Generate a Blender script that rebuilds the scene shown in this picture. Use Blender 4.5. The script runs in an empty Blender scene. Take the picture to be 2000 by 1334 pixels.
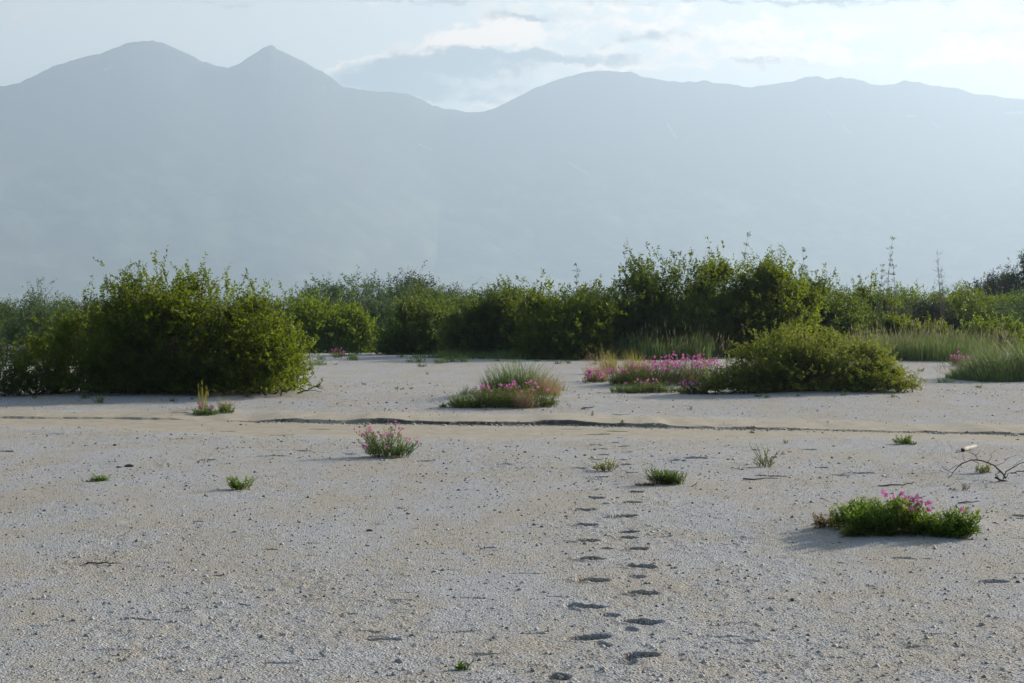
import bpy, math
import numpy as np
from mathutils import Vector, Matrix

# ---------------------------------------------------------------- camera, light, exposure
SC = bpy.context.scene
COL = SC.collection
PI = math.pi
F, CX, CY, HOR, EYE = 4000.0, 1000.0, 667.0, 600.0, 1.6
PITCH = math.atan((CY - HOR) / F)
cam_d = bpy.data.cameras.new("camera"); cam = bpy.data.objects.new("camera", cam_d); COL.objects.link(cam)
cam.location = (0, 0, EYE); cam.rotation_euler = (PI / 2 - PITCH, 0, 0)
cam_d.sensor_width = 36; cam_d.lens = 36 * F / 2000; cam_d.clip_start = 0.1; cam_d.clip_end = 60000
SC.camera = cam
SUN_AZ, SUN_EL = math.radians(50), math.radians(19)      # azimuth from the view direction towards the right
HAZE_DENSITY = 1.8e-4
sun_d = bpy.data.lights.new("sun", 'SUN'); sun = bpy.data.objects.new("sun", sun_d); COL.objects.link(sun)
sun_d.energy = 5.0; sun_d.angle = math.radians(0.5); sun_d.color = (1.0, 0.90, 0.76)
sdir = Vector((math.sin(SUN_AZ) * math.cos(SUN_EL), math.cos(SUN_AZ) * math.cos(SUN_EL), math.sin(SUN_EL)))
sun.rotation_euler = sdir.to_track_quat('Z', 'Y').to_euler()
SC.view_settings.view_transform = 'Standard'; SC.view_settings.look = 'None'
SC.view_settings.exposure = 0.52; SC.view_settings.gamma = 1.0
SC.render.engine = 'CYCLES'
cy = SC.cycles
cy.use_denoising = True; cy.max_bounces = 8; cy.diffuse_bounces = 3; cy.glossy_bounces = 2
cy.transmission_bounces = 4; cy.transparent_max_bounces = 8; cy.volume_bounces = 1
cy.sample_clamp_indirect = 6.0

class NT:                                                  # small helper for node trees
    def __init__(s, tree): s.t = tree; s.t.nodes.clear()
    def n(s, typ, **kw):
        nd = s.t.nodes.new(typ)
        for k, v in kw.items():
            if k.startswith('i_'):
                key = k[2:]; key = int(key) if key.isdigit() else key
                s.set(nd.inputs[key], v)
            else: setattr(nd, k, v)
        return nd
    def set(s, sock, v):
        if isinstance(v, bpy.types.NodeSocket): s.t.links.new(v, sock)
        else: sock.default_value = v
    def m(s, op, a, b=0.0, c=0.0, clamp=False):
        nd = s.t.nodes.new('ShaderNodeMath'); nd.operation = op; nd.use_clamp = clamp
        s.set(nd.inputs[0], a); s.set(nd.inputs[1], b); s.set(nd.inputs[2], c)
        return nd.outputs[0]
    def sstep(s, v, a, b, lo=0.0, hi=1.0):
        nd = s.t.nodes.new('ShaderNodeMapRange'); nd.interpolation_type = 'SMOOTHSTEP'
        s.set(nd.inputs[0], v); s.set(nd.inputs[1], a); s.set(nd.inputs[2], b); s.set(nd.inputs[3], lo); s.set(nd.inputs[4], hi)
        return nd.outputs[0]
    def mix(s, fac, a, b, mode='MIX'):
        nd = s.t.nodes.new('ShaderNodeMix'); nd.data_type = 'RGBA'; nd.blend_type = mode
        s.set(nd.inputs[0], fac); s.set(nd.inputs[6], a); s.set(nd.inputs[7], b)
        return nd.outputs[2]
    def noise(s, vec, scale, detail=4, rough=0.55, dist=0.0):
        nd = s.n('ShaderNodeTexNoise', i_Vector=vec, i_Scale=scale, i_Detail=detail, i_Roughness=rough, i_Distortion=dist)
        return nd.outputs[0]

# ---- the sky: physical sky with procedural clouds by direction
W = bpy.data.worlds.new("World"); SC.world = W; W.use_nodes = True
w = NT(W.node_tree)
sky = w.n('ShaderNodeTexSky', sky_type='NISHITA', sun_disc=False, sun_elevation=SUN_EL, sun_rotation=SUN_AZ,
          altitude=100, air_density=1.0, dust_density=1.5, ozone_density=1.0)
tc = w.n('ShaderNodeTexCoord'); sep = w.n('ShaderNodeSeparateXYZ', i_0=tc.outputs['Generated'])
yy = w.m('MAXIMUM', sep.outputs[1], 0.08)
U = w.m('MULTIPLY', w.m('DIVIDE', sep.outputs[0], yy), 4.0)         # 4 units = 1000 px of the photo
V = w.m('MULTIPLY', w.m('DIVIDE', sep.outputs[2], yy), 4.0)
uv = w.n('ShaderNodeCombineXYZ', i_0=U, i_1=w.m('MULTIPLY', V, 2.6)).outputs[0]
uv2 = w.n('ShaderNodeCombineXYZ', i_0=U, i_1=w.m('MULTIPLY', V, 1.6), i_2=3.7).outputs[0]
WU = w.m('ADD', U, w.m('MULTIPLY', w.m('SUBTRACT', w.noise(uv, 5.0, 5, .6), .5), .30)); WV = w.m('ADD', V, w.m('MULTIPLY', w.m('SUBTRACT', w.noise(uv2, 14.0, 6, .62), .5), .085))
def blob(cx, cy_, rx, ry, slope, wt):                      # a bank of cloud, by direction
    du = w.m('SUBTRACT', WU, (cx - 1000) / 1000.0)
    dv = w.m('SUBTRACT', w.m('SUBTRACT', WV, (600 - cy_) / 1000.0), w.m('MULTIPLY', du, slope))
    a = w.m('DIVIDE', du, rx / 1000.0); b = w.m('DIVIDE', dv, ry / 1000.0)
    r2 = w.m('ADD', w.m('MULTIPLY', a, a), w.m('MULTIPLY', b, b))
    return w.m('MULTIPLY', w.m('EXPONENT', w.m('MULTIPLY', r2, -1.0)), wt)
def total(lst):
    s = blob(*lst[0])
    for q in lst[1:]: s = w.m('ADD', s, blob(*q))
    return s
n1 = w.noise(uv, 3.2, 7, 0.58, 0.3); n2 = w.noise(uv2, 9.0, 6, 0.6); n3 = w.noise(uv, 1.3, 3, 0.5)
white = total([(700, 122, 110, 14, .12, .8), (860, 100, 120, 24, .25, 1.0), (960, 68, 75, 28, .2, 1.0), (1080, 78, 170, 34, -.05, .9), (1330, 42, 230, 30, .0, .8), (1520, 62, 300, 26, -.02, .8),
               (1500, 112, 380, 26, -.02, .8), (1760, 122, 240, 22, -.05, .7), (1180, 128, 230, 14, .02, .9), (900, 160, 60, 9, 0, .8), (925, 212, 110, 16, 0, .9), (1060, 175, 110, 16, .25, .8), (1940, 95, 160, 20, 0, .7),
               (640, 128, 60, 9, .15, .6), (720, 14, 80, 12, 0, .7), (940, 3, 260, 9, 0, .6), (1240, 15, 160, 12, 0, .6)])
grey = total([(800, 132, 130, 22, .16, 1.0), (930, 118, 190, 20, .05, 1.0), (1090, 112, 170, 13, -.04, 1.0), (810, 168, 150, 22, -.05, 1.0), (960, 140, 120, 12, 0, .6), (850, 190, 110, 11, -.08, .8),
              (1240, 72, 110, 15, 0, .8), (1035, 35, 60, 9, 0, .9), (1500, 3, 330, 10, 0, 1.0), (1470, 122, 90, 8, 0, .6), (1620, 128, 100, 7, 0, .6), (1160, 40, 60, 16, 0, .4), (800, 3, 170, 7, 0, .8), (450, 5, 50, 6, 0, .5), (1900, 60, 130, 9, 0, .3)])
other = w.m('MULTIPLY', w.sstep(V, 0.6, 0.9), w.sstep(n3, .52, .75))     # cloud elsewhere in the sky, above the view
n4 = w.noise(uv2, 22.0, 6, .62)
nn = w.m('SUBTRACT', w.m('ADD', w.m('MULTIPLY', n1, .4), w.m('ADD', w.m('MULTIPLY', n2, .5), w.m('MULTIPLY', n4, .35))), .625)
wd = w.m('ADD', w.m('SUBTRACT', w.m('ADD', white, w.m('MULTIPLY', nn, 7.0)), .25), other)
gd = w.m('ADD', grey, w.m('MULTIPLY', nn, 4.5))
cw = w.m('MULTIPLY', w.sstep(wd, .10, 1.05), 0.95)
cg = w.m('MULTIPLY', w.sstep(gd, .15, 1.15), 0.95)
glow = w.sstep(U, -1.1, 1.3)                                # thin bright veil towards the sun
SKY_S = 0.08
CLW, CLG = 12.5, 3.0
low = w.sstep(V, 1.6, .5)
base = w.mix(w.m('MULTIPLY', w.m('MULTIPLY_ADD', w.sstep(U, -.7, 1.3), .42, .46), low), sky.outputs[0], (12.0, 11.8, 10.8, 1))
c1 = w.mix(cw, base, (CLW * 1.25, CLW * 1.0, CLW * .80, 1))
c2 = w.mix(cg, c1, (CLG * .80, CLG * 1.0, CLG * 1.16, 1))
front = w.sstep(sep.outputs[1], 0.25, 0.6)
c3 = w.mix(front, sky.outputs[0], c2)
bg = w.n('ShaderNodeBackground', i_Color=c3, i_Strength=SKY_S)
out = w.n('ShaderNodeOutputWorld'); w.t.links.new(bg.outputs[0], out.inputs[0])

# ---------------------------------------------------------------- helpers
def pdir(px, py):                                          # direction in the world of a point of the photo
    x, z, y = (px - CX) / F, (CY - py) / F, 1.0
    c, s = math.cos(PITCH), math.sin(PITCH)
    return x, y * c + z * s, -y * s + z * c

def hash2(ix, iy, seed):
    h = (ix.astype(np.int64) * 374761393 + iy.astype(np.int64) * 668265263 + seed * 1442695041) & 0xffffffff
    h = ((h ^ (h >> 13)) * 1274126177) & 0xffffffff
    h = ((h ^ (h >> 16)) * 2246822519) & 0xffffffff
    return ((h ^ (h >> 15)) & 0xffffff) / float(0xffffff)

def vnoise(x, y, seed=0):
    x = np.asarray(x, float); y = np.asarray(y, float)
    ix, iy = np.floor(x), np.floor(y); fx, fy = x - ix, y - iy
    fx = fx * fx * (3 - 2 * fx); fy = fy * fy * (3 - 2 * fy)
    a, b = hash2(ix, iy, seed), hash2(ix + 1, iy, seed)
    c, d = hash2(ix, iy + 1, seed), hash2(ix + 1, iy + 1, seed)
    return (a + (b - a) * fx) * (1 - fy) + (c + (d - c) * fx) * fy - .5

def fbm(x, y, oct=4, seed=0, gain=.5):
    s, a = 0, 1.0
    for k in range(oct):
        s = s + a * vnoise(x * 2 ** k + 17.3 * k, y * 2 ** k - 9.1 * k, seed + k); a *= gain
    return s
def smooth(v, a, b):
    t = np.clip((v - a) / (b - a), 0, 1); return t * t * (3 - 2 * t)

# footprints: photo x, y, width (px), depth (m)
PRINTS = [(1090,1328,48,.03),(1150,1252,86,.022),(1175,1266,40,.005),(1141,1193,74,.032),(1192,1209,44,.005),(1159,1142,62,.034),(1152,1100,56,.034),
 (1147,1064,50,.032),(1145,1034,47,.03),(1145,1006,45,.03),(1163,983,32,.026),(1170,942,36,.028),(1172,925,38,.03),(1177,896,24,.025),
 (1175,883,22,.022),(1160,874,26,.028),(1162,861,20,.02),(1165,848,60,.018),(1250,1287,84,.022),(1220,1298,50,.005),(1252,1222,76,.03),(1230,1236,34,.005),
 (1256,1166,62,.03),(1240,1134,40,.005),(1252,1115,62,.036),(1242,1080,46,.026),(1225,1058,46,.02),(1227,1047,42,.018),(1217,1018,52,.03),(1232,992,42,.03),
 (1240,970,32,.024),(1230,932,30,.018),(1220,915,24,.016),(1225,890,24,.024),(1217,877,24,.022),(1200,868,22,.02),(1205,856,20,.02),
 (1180,1079,34,.008),(1190,1020,30,.008),(1215,905,22,.014)]
# other small scars in the sand
SCARS = [(525,898,70,.03),(590,887,40,.02),(400,905,40,.018),(830,909,34,.022),(985,916,34,.022),(1358,905,50,.02),(1470,882,28,.025),
 (1605,919,26,.02),(1640,935,46,.02),(1500,937,70,.014),(1680,930,60,.014),(350,860,26,.012),(1130,923,40,.02),(1985,1020,36,.02),(1940,1150,60,.012),
 (545,850,60,.012),(355,812,60,.02),(100,850,50,.012),(8,885,30,.04),(1385,903,30,.02),(1160,905,30,.01),(680,895,26,.01),(1580,880,30,.012),
 (1740,1000,30,.012),(1110,838,60,.01),(1200,842,50,.012),(1330,795,30,.012),(620,838,50,.01),(440,842,40,.01)]

def zrow(py):                                              # distance on flat sand of a photo row
    d = pdir(1000, py); return -EYE * d[1] / d[2]

_px = np.array([-400, 0, 440, 500, 820, 1130, 1500, 2000, 2400])
SCX = np.array([(p - CX) / F for p in _px])
SC_Z = np.array([zrow(v) for v in (818, 817, 821, 824, 828, 831, 838, 851, 860)])
EDGE_Z = np.array([zrow(v) for v in (830, 833, 846, 851, 856, 856, 854, 868, 876)])     # near edge of the dry channel
FAR_Z = np.array([zrow(v) for v in (806, 806, 810, 811, 813, 814, 822, 838, 846)])

def channel(x, y):
    t = x / np.maximum(y, 5)
    zs = np.interp(t, SCX, SC_Z); ze = np.interp(t, SCX, EDGE_Z); zf = np.interp(t, SCX, FAR_Z)
    wob = fbm(x * .7, y * .2, 3, 40) * .55
    zs = zs + vnoise(x * 2.3, y * 0, 91) * .10 + vnoise(x * 7, y * 0, 92) * .07 + vnoise(x * 19, y * 0, 93) * .04
    return t, zs + wob * .5, ze + wob * 2, zf + wob * 2
def sandmask(x, y):
    t, zs, ze, zf = channel(x, y)
    return smooth(y, ze - .9, ze + .9) * (1 - smooth(y, zf - .8, zf + 1.2))

def ground_coarse(x, y):
    t, zs, ze, zf = channel(x, y)
    near = (1 - smooth(y, ze - 1.5, ze + .8)) * .035         # foreground apron stands a little above the channel
    # scarp: strong between 500 and 1130 px, broken elsewhere
    px = t * F + CX
    amp = smooth(px, 470, 560) * (1 - smooth(px, 1100, 1260)) * .060
    amp = amp + smooth(px, 1130, 1260) * (.014 + .035 * smooth(fbm(x * 1.1, y * .25, 3, 71), -.35, .3))
    amp = amp + (1 - smooth(px, 430, 500)) * .026 * smooth(fbm(x * .9, y * .3, 3, 75), -.3, .2)
    amp = amp * (.7 + .55 * smooth(fbm(x * 1.7, y * 0, 3, 95), -.35, .45))
    sc = amp * smooth(y, zs - .02, zs + .035)
    h = near + sc * (1 - smooth(y, zs + .6, zs + 4)) + smooth(y, zf, zf + 6) * .05
    h = h + fbm(x * .22, y * .16, 3, 5) * .045 * (1 - .8 * smooth(y, ze - 2, ze) * (1 - smooth(y, zf, zf + 2)))
    h = h + fbm(x * .06, y * .05, 2, 9) * .16 * smooth(y, 30, 50)
    return h
MOUNDS = [(1750,1040,.75,.07),(1300,945,.38,.05),(757,893,.35,.02),(1925,932,.7,.05),(1350,903,.28,.03),(1000,785,1.3,.10),(1250,755,1.6,.08),
          (245,912,.25,.025),(410,806,.6,.06),(330,770,3.0,.10),(1580,770,2.6,.10)]
def gxy(px, py):
    d = pdir(px, py); k = -EYE / d[2]; return d[0] * k, d[1] * k
def mounds(x, y):
    h = 0
    for px, py, r, a in MOUNDS:
        mx, my = gxy(px, py); h = h + a * np.exp(-((x - mx) ** 2 + ((y - my) * .8) ** 2) / (r * r))
    return h
def ground(x, y):                                          # height without the finest grain
    return ground_coarse(x, y) + mounds(x, y)
def at(px, py):                                            # where a point on the sand seen at px, py stands
    d = pdir(px, py); z = 0.0
    for _ in range(8):
        k = (z - EYE) / d[2]; x, y = d[0] * k, d[1] * k; z = float(ground(np.array([x]), np.array([y]))[0])
    return Vector((x, y, z))

def mesh_np(name, verts, faces, mat=None, var=None, smooth_=False, parent=None, pvar=None):
    """verts (n,3); faces (m,k) array, or a list of such arrays"""
    verts = np.asarray(verts, np.float32)
    fl = faces if isinstance(faces, list) else [faces]
    fl = [np.asarray(f, np.int32) for f in fl if len(f)]
    me = bpy.data.meshes.new(name)
    nl = sum(f.size for f in fl); nf = sum(len(f) for f in fl)
    me.vertices.add(len(verts)); me.vertices.foreach_set('co', verts.ravel())
    me.loops.add(nl); me.loops.foreach_set('vertex_index', np.concatenate([f.ravel() for f in fl]))
    tot = np.concatenate([np.full(len(f), f.shape[1], np.int32) for f in fl])
    st = np.concatenate([[0], np.cumsum(tot)[:-1]]).astype(np.int32)
    me.polygons.add(nf); me.polygons.foreach_set('loop_start', st); me.polygons.foreach_set('loop_total', tot)
    if smooth_: me.polygons.foreach_set('use_smooth', np.ones(nf, bool))
    me.update(calc_edges=True)
    if var is not None:
        a = me.attributes.new('var', 'FLOAT', 'FACE'); a.data.foreach_set('value', np.asarray(var, np.float32))
    if pvar is not None:
        for k, v in pvar.items():
            a = me.attributes.new(k, 'FLOAT', 'POINT'); a.data.foreach_set('value', np.asarray(v, np.float32))
    if mat: me.materials.append(mat)
    o = bpy.data.objects.new(name, me); COL.objects.link(o)
    if parent is not None: o.parent = parent
    return o

def tag(o, label=None, cat=None, group=None, kind=None):
    if label: o['label'] = label
    if cat: o['category'] = cat
    if group: o['group'] = group
    if kind: o['kind'] = kind
    return o
def thing(name, label, cat, loc, group=None):
    o = bpy.data.objects.new(name, None); COL.objects.link(o); o.location = loc; o.empty_display_size = .1
    return tag(o, label, cat, group)
def copy_tree(root, loc, rz, sc):
    r = root.copy(); COL.objects.link(r); r.location = loc; r.rotation_euler = (0, 0, rz); r.scale = sc
    for ch in root.children:
        c = ch.copy(); COL.objects.link(c); c.parent = r
    return r
def unit(v): return v / np.maximum(np.linalg.norm(v, axis=-1, keepdims=True), 1e-9)

# ---------------------------------------------------------------- materials
def new_mat(name):
    m = bpy.data.materials.new(name); m.use_nodes = True; return m, NT(m.node_tree)
def leaf_mat(name, c1, c2, trans=.45, tcol=None, rough=.42, spec=.5, noise_scale=1.5):
    m, t = new_mat(name)
    at_ = t.n('ShaderNodeAttribute', attribute_name='var'); oi = t.n('ShaderNodeObjectInfo')
    geo = t.n('ShaderNodeTexCoord')
    ns = t.noise(geo.outputs['Object'], noise_scale, 2)
    f = t.m('ADD', t.m('MULTIPLY', at_.outputs['Fac'], .65), t.m('MULTIPLY', t.m('SUBTRACT', ns, .3), .9), clamp=True)
    col = t.mix(f, (*c1, 1), (*c2, 1))
    hv = t.n('ShaderNodeHueSaturation', i_Color=col, i_Value=t.m('MULTIPLY_ADD', oi.outputs['Random'], .3, .85),
             i_Hue=t.m('MULTIPLY_ADD', oi.outputs['Random'], .02, .49))
    col = hv.outputs[0]
    b = t.n('ShaderNodeBsdfPrincipled', i_Roughness=rough)
    t.set(b.inputs['Base Color'], col); b.inputs['Specular IOR Level'].default_value = spec
    tc_ = t.mix(.75, col, (*(tcol or (min(1, c2[0] * 2.2), c2[1] * 2.0, c2[2] * .8)), 1))
    tr = t.n('ShaderNodeBsdfTranslucent', i_Color=tc_)
    mx = t.n('ShaderNodeMixShader', i_0=trans); t.t.links.new(b.outputs[0], mx.inputs[1]); t.t.links.new(tr.outputs[0], mx.inputs[2])
    o = t.n('ShaderNodeOutputMaterial'); t.t.links.new(mx.outputs[0], o.inputs[0])
    return m
def solid_mat(name, c1, c2, scale=8, rough=.8, bump=.3):
    m, t = new_mat(name)
    tc_ = t.n('ShaderNodeTexCoord').outputs['Object']
    ns = t.noise(tc_, scale, 5, .6); col = t.mix(t.sstep(ns, .3, .7), (*c1, 1), (*c2, 1))
    bp = t.n('ShaderNodeBump', i_Strength=bump, i_Distance=.01); t.set(bp.inputs['Height'], ns)
    b = t.n('ShaderNodeBsdfPrincipled', i_Roughness=rough); t.set(b.inputs['Base Color'], col); t.set(b.inputs['Normal'], bp.outputs[0])
    o = t.n('ShaderNodeOutputMaterial'); t.t.links.new(b.outputs[0], o.inputs[0])
    return m

M = {}
M['willow'] = leaf_mat('willow_leaf', (.007, .021, .003), (.028, .060, .006), .55, (.31, .40, .012), .46, .25)
M['willow_dark'] = leaf_mat('alder_leaf', (.007, .021, .005), (.024, .052, .011), .52, (.23, .32, .03), .46, .25)
M['willow_grey'] = leaf_mat('grey_willow_leaf', (.036, .066, .032), (.07, .11, .05), .42, (.18, .28, .08), .5, .25)  # grey willow leaves; in the far rows the grey also paints in haze
M['willow_yellow'] = leaf_mat('sallow_leaf', (.020, .042, .006), (.050, .088, .010), .55, (.32, .44, .02), .48, .25)
M['birch_mound'] = leaf_mat('creeping_willow_leaf', (.018, .038, .008), (.065, .090, .022), .55, (.40, .46, .05), .48, .3)
M['far_leaf'] = leaf_mat('far_leaf', (.02, .028, .022), (.038, .046, .032), .3, (.10, .13, .05), .5, .3)  # distance haze put into the leaf colour as grey
M['herb'] = leaf_mat('herb_leaf', (.020, .066, .008), (.055, .125, .014), .48, (.24, .44, .02), .4, .5, 6)
M['herb_bright'] = leaf_mat('herb_leaf_bright', (.03, .085, .008), (.085, .165, .016), .5, (.32, .52, .02), .45, .35, 6)
M['herb_yellow'] = leaf_mat('herb_leaf_yellow', (.12, .18, .02), (.22, .25, .035), .45, (.5, .5, .05), .4, .5, 6)
M['herb_red'] = leaf_mat('herb_leaf_red', (.10, .09, .02), (.20, .10, .03), .4, (.4, .25, .05), .4, .5, 6)
M['lyme'] = leaf_mat('lyme_grass', (.035, .075, .035), (.09, .14, .05), .42, (.26, .38, .08), .45, .4, 3)
M['grass_yellow'] = leaf_mat('yellow_grass', (.14, .17, .03), (.28, .26, .05), .45, (.55, .50, .08), .5, .4, 3)
M['tawny'] = leaf_mat('tawny_grass', (.24, .17, .10), (.40, .28, .17), .5, (.6, .42, .25), .6, .3, 4)
M['seed'] = leaf_mat('seed_head', (.20, .18, .10), (.32, .29, .17), .4, (.45, .40, .22), .6, .3, 4)
M['pink'] = leaf_mat('pink_petal', (.36, .07, .24), (.58, .20, .42), .40, (.78, .20, .55), .5, .3, 20)
M['stem'] = solid_mat('stem_bark', (.05, .035, .022), (.10, .075, .05), 20)
M['herb_stem'] = solid_mat('herb_stem', (.12, .09, .03), (.16, .06, .03), 30)
M['dead'] = solid_mat('dead_wood', (.06, .045, .036), (.15, .115, .09), 14)
M['dead_dark'] = solid_mat('dark_debris', (.035, .028, .022), (.08, .06, .045), 30)
M['pale_wood'] = solid_mat('bleached_wood', (.55, .50, .42), (.75, .70, .60), 18)

# ---------------------------------------------------------------- ground
def ground_material():
    m, t = new_mat('river_sand')
    tc_ = t.n('ShaderNodeTexCoord').outputs['Object']
    mp = t.n('ShaderNodeMapping', i_Vector=tc_); mp.inputs['Scale'].default_value = (1, .45, 1); st = mp.outputs[0]
    sa = t.n('ShaderNodeAttribute', attribute_name='sand').outputs['Fac']
    gr = t.n('ShaderNodeAttribute', attribute_name='veg').outputs['Fac']
    a = t.noise(st, 1.1, 6, .62, .3); b = t.noise(st, 5.0, 5, .65); c = t.noise(tc_, 60, 3, .7); d = t.noise(tc_, 190, 2, .6)
    e_ = t.noise(st, 24.0, 4, .7); patch = t.m('ADD', t.m('MULTIPLY', a, .46), t.m('ADD', t.m('MULTIPLY', b, .28), t.m('MULTIPLY', e_, .26)))
    f = t.m('MULTIPLY', t.sstep(patch, .43, .58), .85)
    grey = t.mix(t.sstep(c, .35, .65), (.43, .43, .435, 1), (.66, .655, .65, 1))
    tan = t.mix(t.sstep(c, .3, .7), (.47, .41, .31, 1), (.62, .55, .43, 1))
    col = t.mix(f, grey, tan)
    fine = t.mix(t.sstep(b, .35, .7), (.43, .37, .27, 1), (.52, .455, .345, 1))
    col = t.mix(sa, col, fine)
    col = t.mix(t.n('ShaderNodeAttribute', attribute_name='shade_tint').outputs['Fac'], col, (.10, .085, .065, 1))   # shade of the bank face and the footprints, painted dark
    # dark and pale grains
    vo = t.n('ShaderNodeTexVoronoi', i_Vector=tc_, i_Scale=75.0); vo.feature = 'F1'
    cell = t.n('ShaderNodeSeparateColor', i_Color=vo.outputs['Color'])
    inside = t.m('LESS_THAN', vo.outputs['Distance'], .42)
    nos = t.m('SUBTRACT', 1.0, t.m('MULTIPLY', sa, .8))
    dk = t.m('MULTIPLY', t.m('MULTIPLY', t.m('LESS_THAN', cell.outputs[0], .10), inside), nos)
    col = t.mix(t.m('MULTIPLY', dk, .75), col, (.15, .145, .14, 1))
    pl = t.m('MULTIPLY', t.m('MULTIPLY', t.m('GREATER_THAN', cell.outputs[0], .90), inside), nos)
    col = t.mix(t.m('MULTIPLY', pl, .7), col, (.74, .74, .74, 1))
    col = t.mix(gr, col, t.mix(a, (.04, .06, .02, 1), (.10, .12, .05, 1)))
    hgt = t.m('ADD', t.m('MULTIPLY', c, 1.0), t.m('MULTIPLY', d, .35))
    hgt = t.m('ADD', hgt, t.m('MULTIPLY', t.m('MULTIPLY', t.m('SUBTRACT', .5, vo.outputs['Distance']), nos), .9))
    bp = t.n('ShaderNodeBump', i_Distance=.018); t.set(bp.inputs['Strength'], t.m('MULTIPLY_ADD', sa, -.7, 1.0)); t.set(bp.inputs['Height'], hgt)
    bs = t.n('ShaderNodeBsdfPrincipled', i_Roughness=.85); bs.inputs['Specular IOR Level'].default_value = .35
    t.set(bs.inputs['Base Color'], col); t.set(bs.inputs['Normal'], bp.outputs[0])
    o = t.n('ShaderNodeOutputMaterial'); t.t.links.new(bs.outputs[0], o.inputs[0])
    return m

def build_ground():
    fine = np.tan(np.radians(np.linspace(-18, 18, 980)))
    ang = np.concatenate([np.radians(np.arange(-180, -19.9, 4.0)), np.radians(np.linspace(-19, -18.1, 6)), np.arctan(fine),
                          np.radians(np.linspace(18.1, 19, 6)), np.radians(np.arange(20, 179.9, 4.0))])
    r = np.concatenate([np.linspace(.4, 8, 40), np.exp(np.linspace(math.log(8.05), math.log(46), 1350)),
                        np.exp(np.linspace(math.log(46.1), math.log(120), 300)), np.exp(np.linspace(math.log(121), math.log(11400), 60))])
    A, R = np.meshgrid(ang, r); na, nr = len(ang), len(r)
    X, Y = (np.sin(A) * R).ravel(), (np.cos(A) * R).ravel()
    near = (Y > -30) & (np.abs(X) < 200) & (Y < 400)
    Hh = np.zeros_like(X); sm = np.zeros_like(X)
    x, y = X[near], Y[near]
    sm[near] = sandmask(x, y)
    h = ground(x, y)
    rough = 1 - .82 * sm[near]
    det = (y < 60) & (y > 5) & (np.abs(x) < y * .4 + 1)
    xd, yd = x[det], y[det]
    patchy = .45 + 1.1 * smooth(fbm(xd * .8, yd * .5, 3, 31), -.35, .35)
    f1 = fbm(xd * 4.0, yd * 2.6, 3, 11) * .007
    f2 = fbm(xd * 15, yd * 9, 3, 21, .6) * .0055
    pit = smooth(vnoise(xd * 9, yd * 6, 77) + .25 * vnoise(xd * 30, yd * 20, 78), .27, .42)
    clod = smooth(vnoise(xd * 22, yd * 16, 87), .30, .46)
    h[det] += (f1 * .8 + (f2 * patchy) - pit * .0025 + clod * .0045 * patchy) * rough[det]
    print_shade = np.zeros_like(h)
    for (px, py, wpx, dep) in PRINTS + SCARS:
        mx, my = gxy(px, py); s = my / F; hw = max(wpx * s * .5, .03); hl = .080 if (px, py, wpx, dep) in PRINTS else .075
        q = (np.abs(x - mx) < hw * 3) & (np.abs(y - my) < hl * 3)
        if not q.any(): continue
        wob = vnoise(x[q] * 25, y[q] * 16, int(px)) * .12 + vnoise(x[q] * 9, y[q] * 7, int(px) + 3) * .25
        e = np.sqrt(((x[q] - mx) / hw) ** 2 + ((y[q] - my - (x[q] - mx) * .25 * math.sin(px * 1.7)) / hl) ** 2) + wob
        if (px, py, wpx, dep) in PRINTS: print_shade[q] = np.maximum(print_shade[q], (.85 if dep > .015 else .3) * (1 - smooth(e, .85, 1.08)))   # shade inside the print, put into the sand colour
        h[q] += -dep * 2.7 * (1 - smooth(e, .80, 1.03)) + dep * .38 * np.exp(-((e - 1.3) / .28) ** 2) * (.6 + vnoise(x[q] * 30, y[q] * 30, 8))
    rs = np.random.default_rng(17)                          # small wind and water scars
    for _ in range(150):
        my = math.exp(rs.uniform(math.log(9), math.log(32))); mx = (rs.random() - .5) * .52 * my
        if abs(mx - .06 * my) < .35 and my < 24: continue
        hw = rs.uniform(.03, .13); hl = rs.uniform(.012, .03); q = (np.abs(x - mx) < hw * 2) & (np.abs(y - my) < hl * 3)
        if not q.any(): continue
        e = np.sqrt(((x[q] - mx) / hw) ** 2 + ((y[q] - my - (x[q] - mx) * rs.normal() * .2) / hl) ** 2) + vnoise(x[q] * 22, y[q] * 22, 5) * .5
        h[q] += -rs.uniform(.008, .022) * (1 - smooth(e, .6, 1.05))
    Hh[near] = h
    edge = smooth(np.hypot(X, Y), 150, 350); Hh *= (1 - edge)
    Rr = np.hypot(X, Y)
    veg = smooth(Y + fbm(X * .1, Y * .1, 3, 3) * 18, 66, 78); veg = np.maximum(veg, smooth(Rr, 130, 200))
    t, zs, ze, zf = channel(X, Y); shade_tint = smooth(Y, zs - .05, zs - .01) * (1 - smooth(Y, zs + .02, zs + .06)) * (np.abs(t) < .35)  # dark strip painted along the bank face as its shade
    shade_tint *= smooth(fbm(X * 1.3, Y * 0, 3, 66), -.5, -.1) * (t * F + CX > 470) * (1 - .5 * smooth(t * F + CX, 1150, 1300))
    shade_tint[near] = np.maximum(shade_tint[near], print_shade)
    idx = np.arange(nr * na).reshape(nr, na)
    nxt = np.roll(idx, -1, axis=1)
    fcs = np.stack([idx[:-1], idx[1:], nxt[1:], nxt[:-1]], -1).reshape(-1, 4)
    V = np.stack([X, Y, Hh], 1)
    V = np.vstack([V, [[0, 0, float(Hh[:na].mean())]]])
    cen = len(V) - 1
    tri = np.stack([np.full(na, cen), idx[0], nxt[0]], 1)
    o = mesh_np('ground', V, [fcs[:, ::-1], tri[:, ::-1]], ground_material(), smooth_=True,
                pvar={'sand': np.append(sm, 0), 'veg': np.append(veg, 0), 'shade_tint': np.append(shade_tint, 0)})
    tag(o, 'pale grey gravelly sand flat with footprints', None, None, 'structure')
build_ground()

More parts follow.
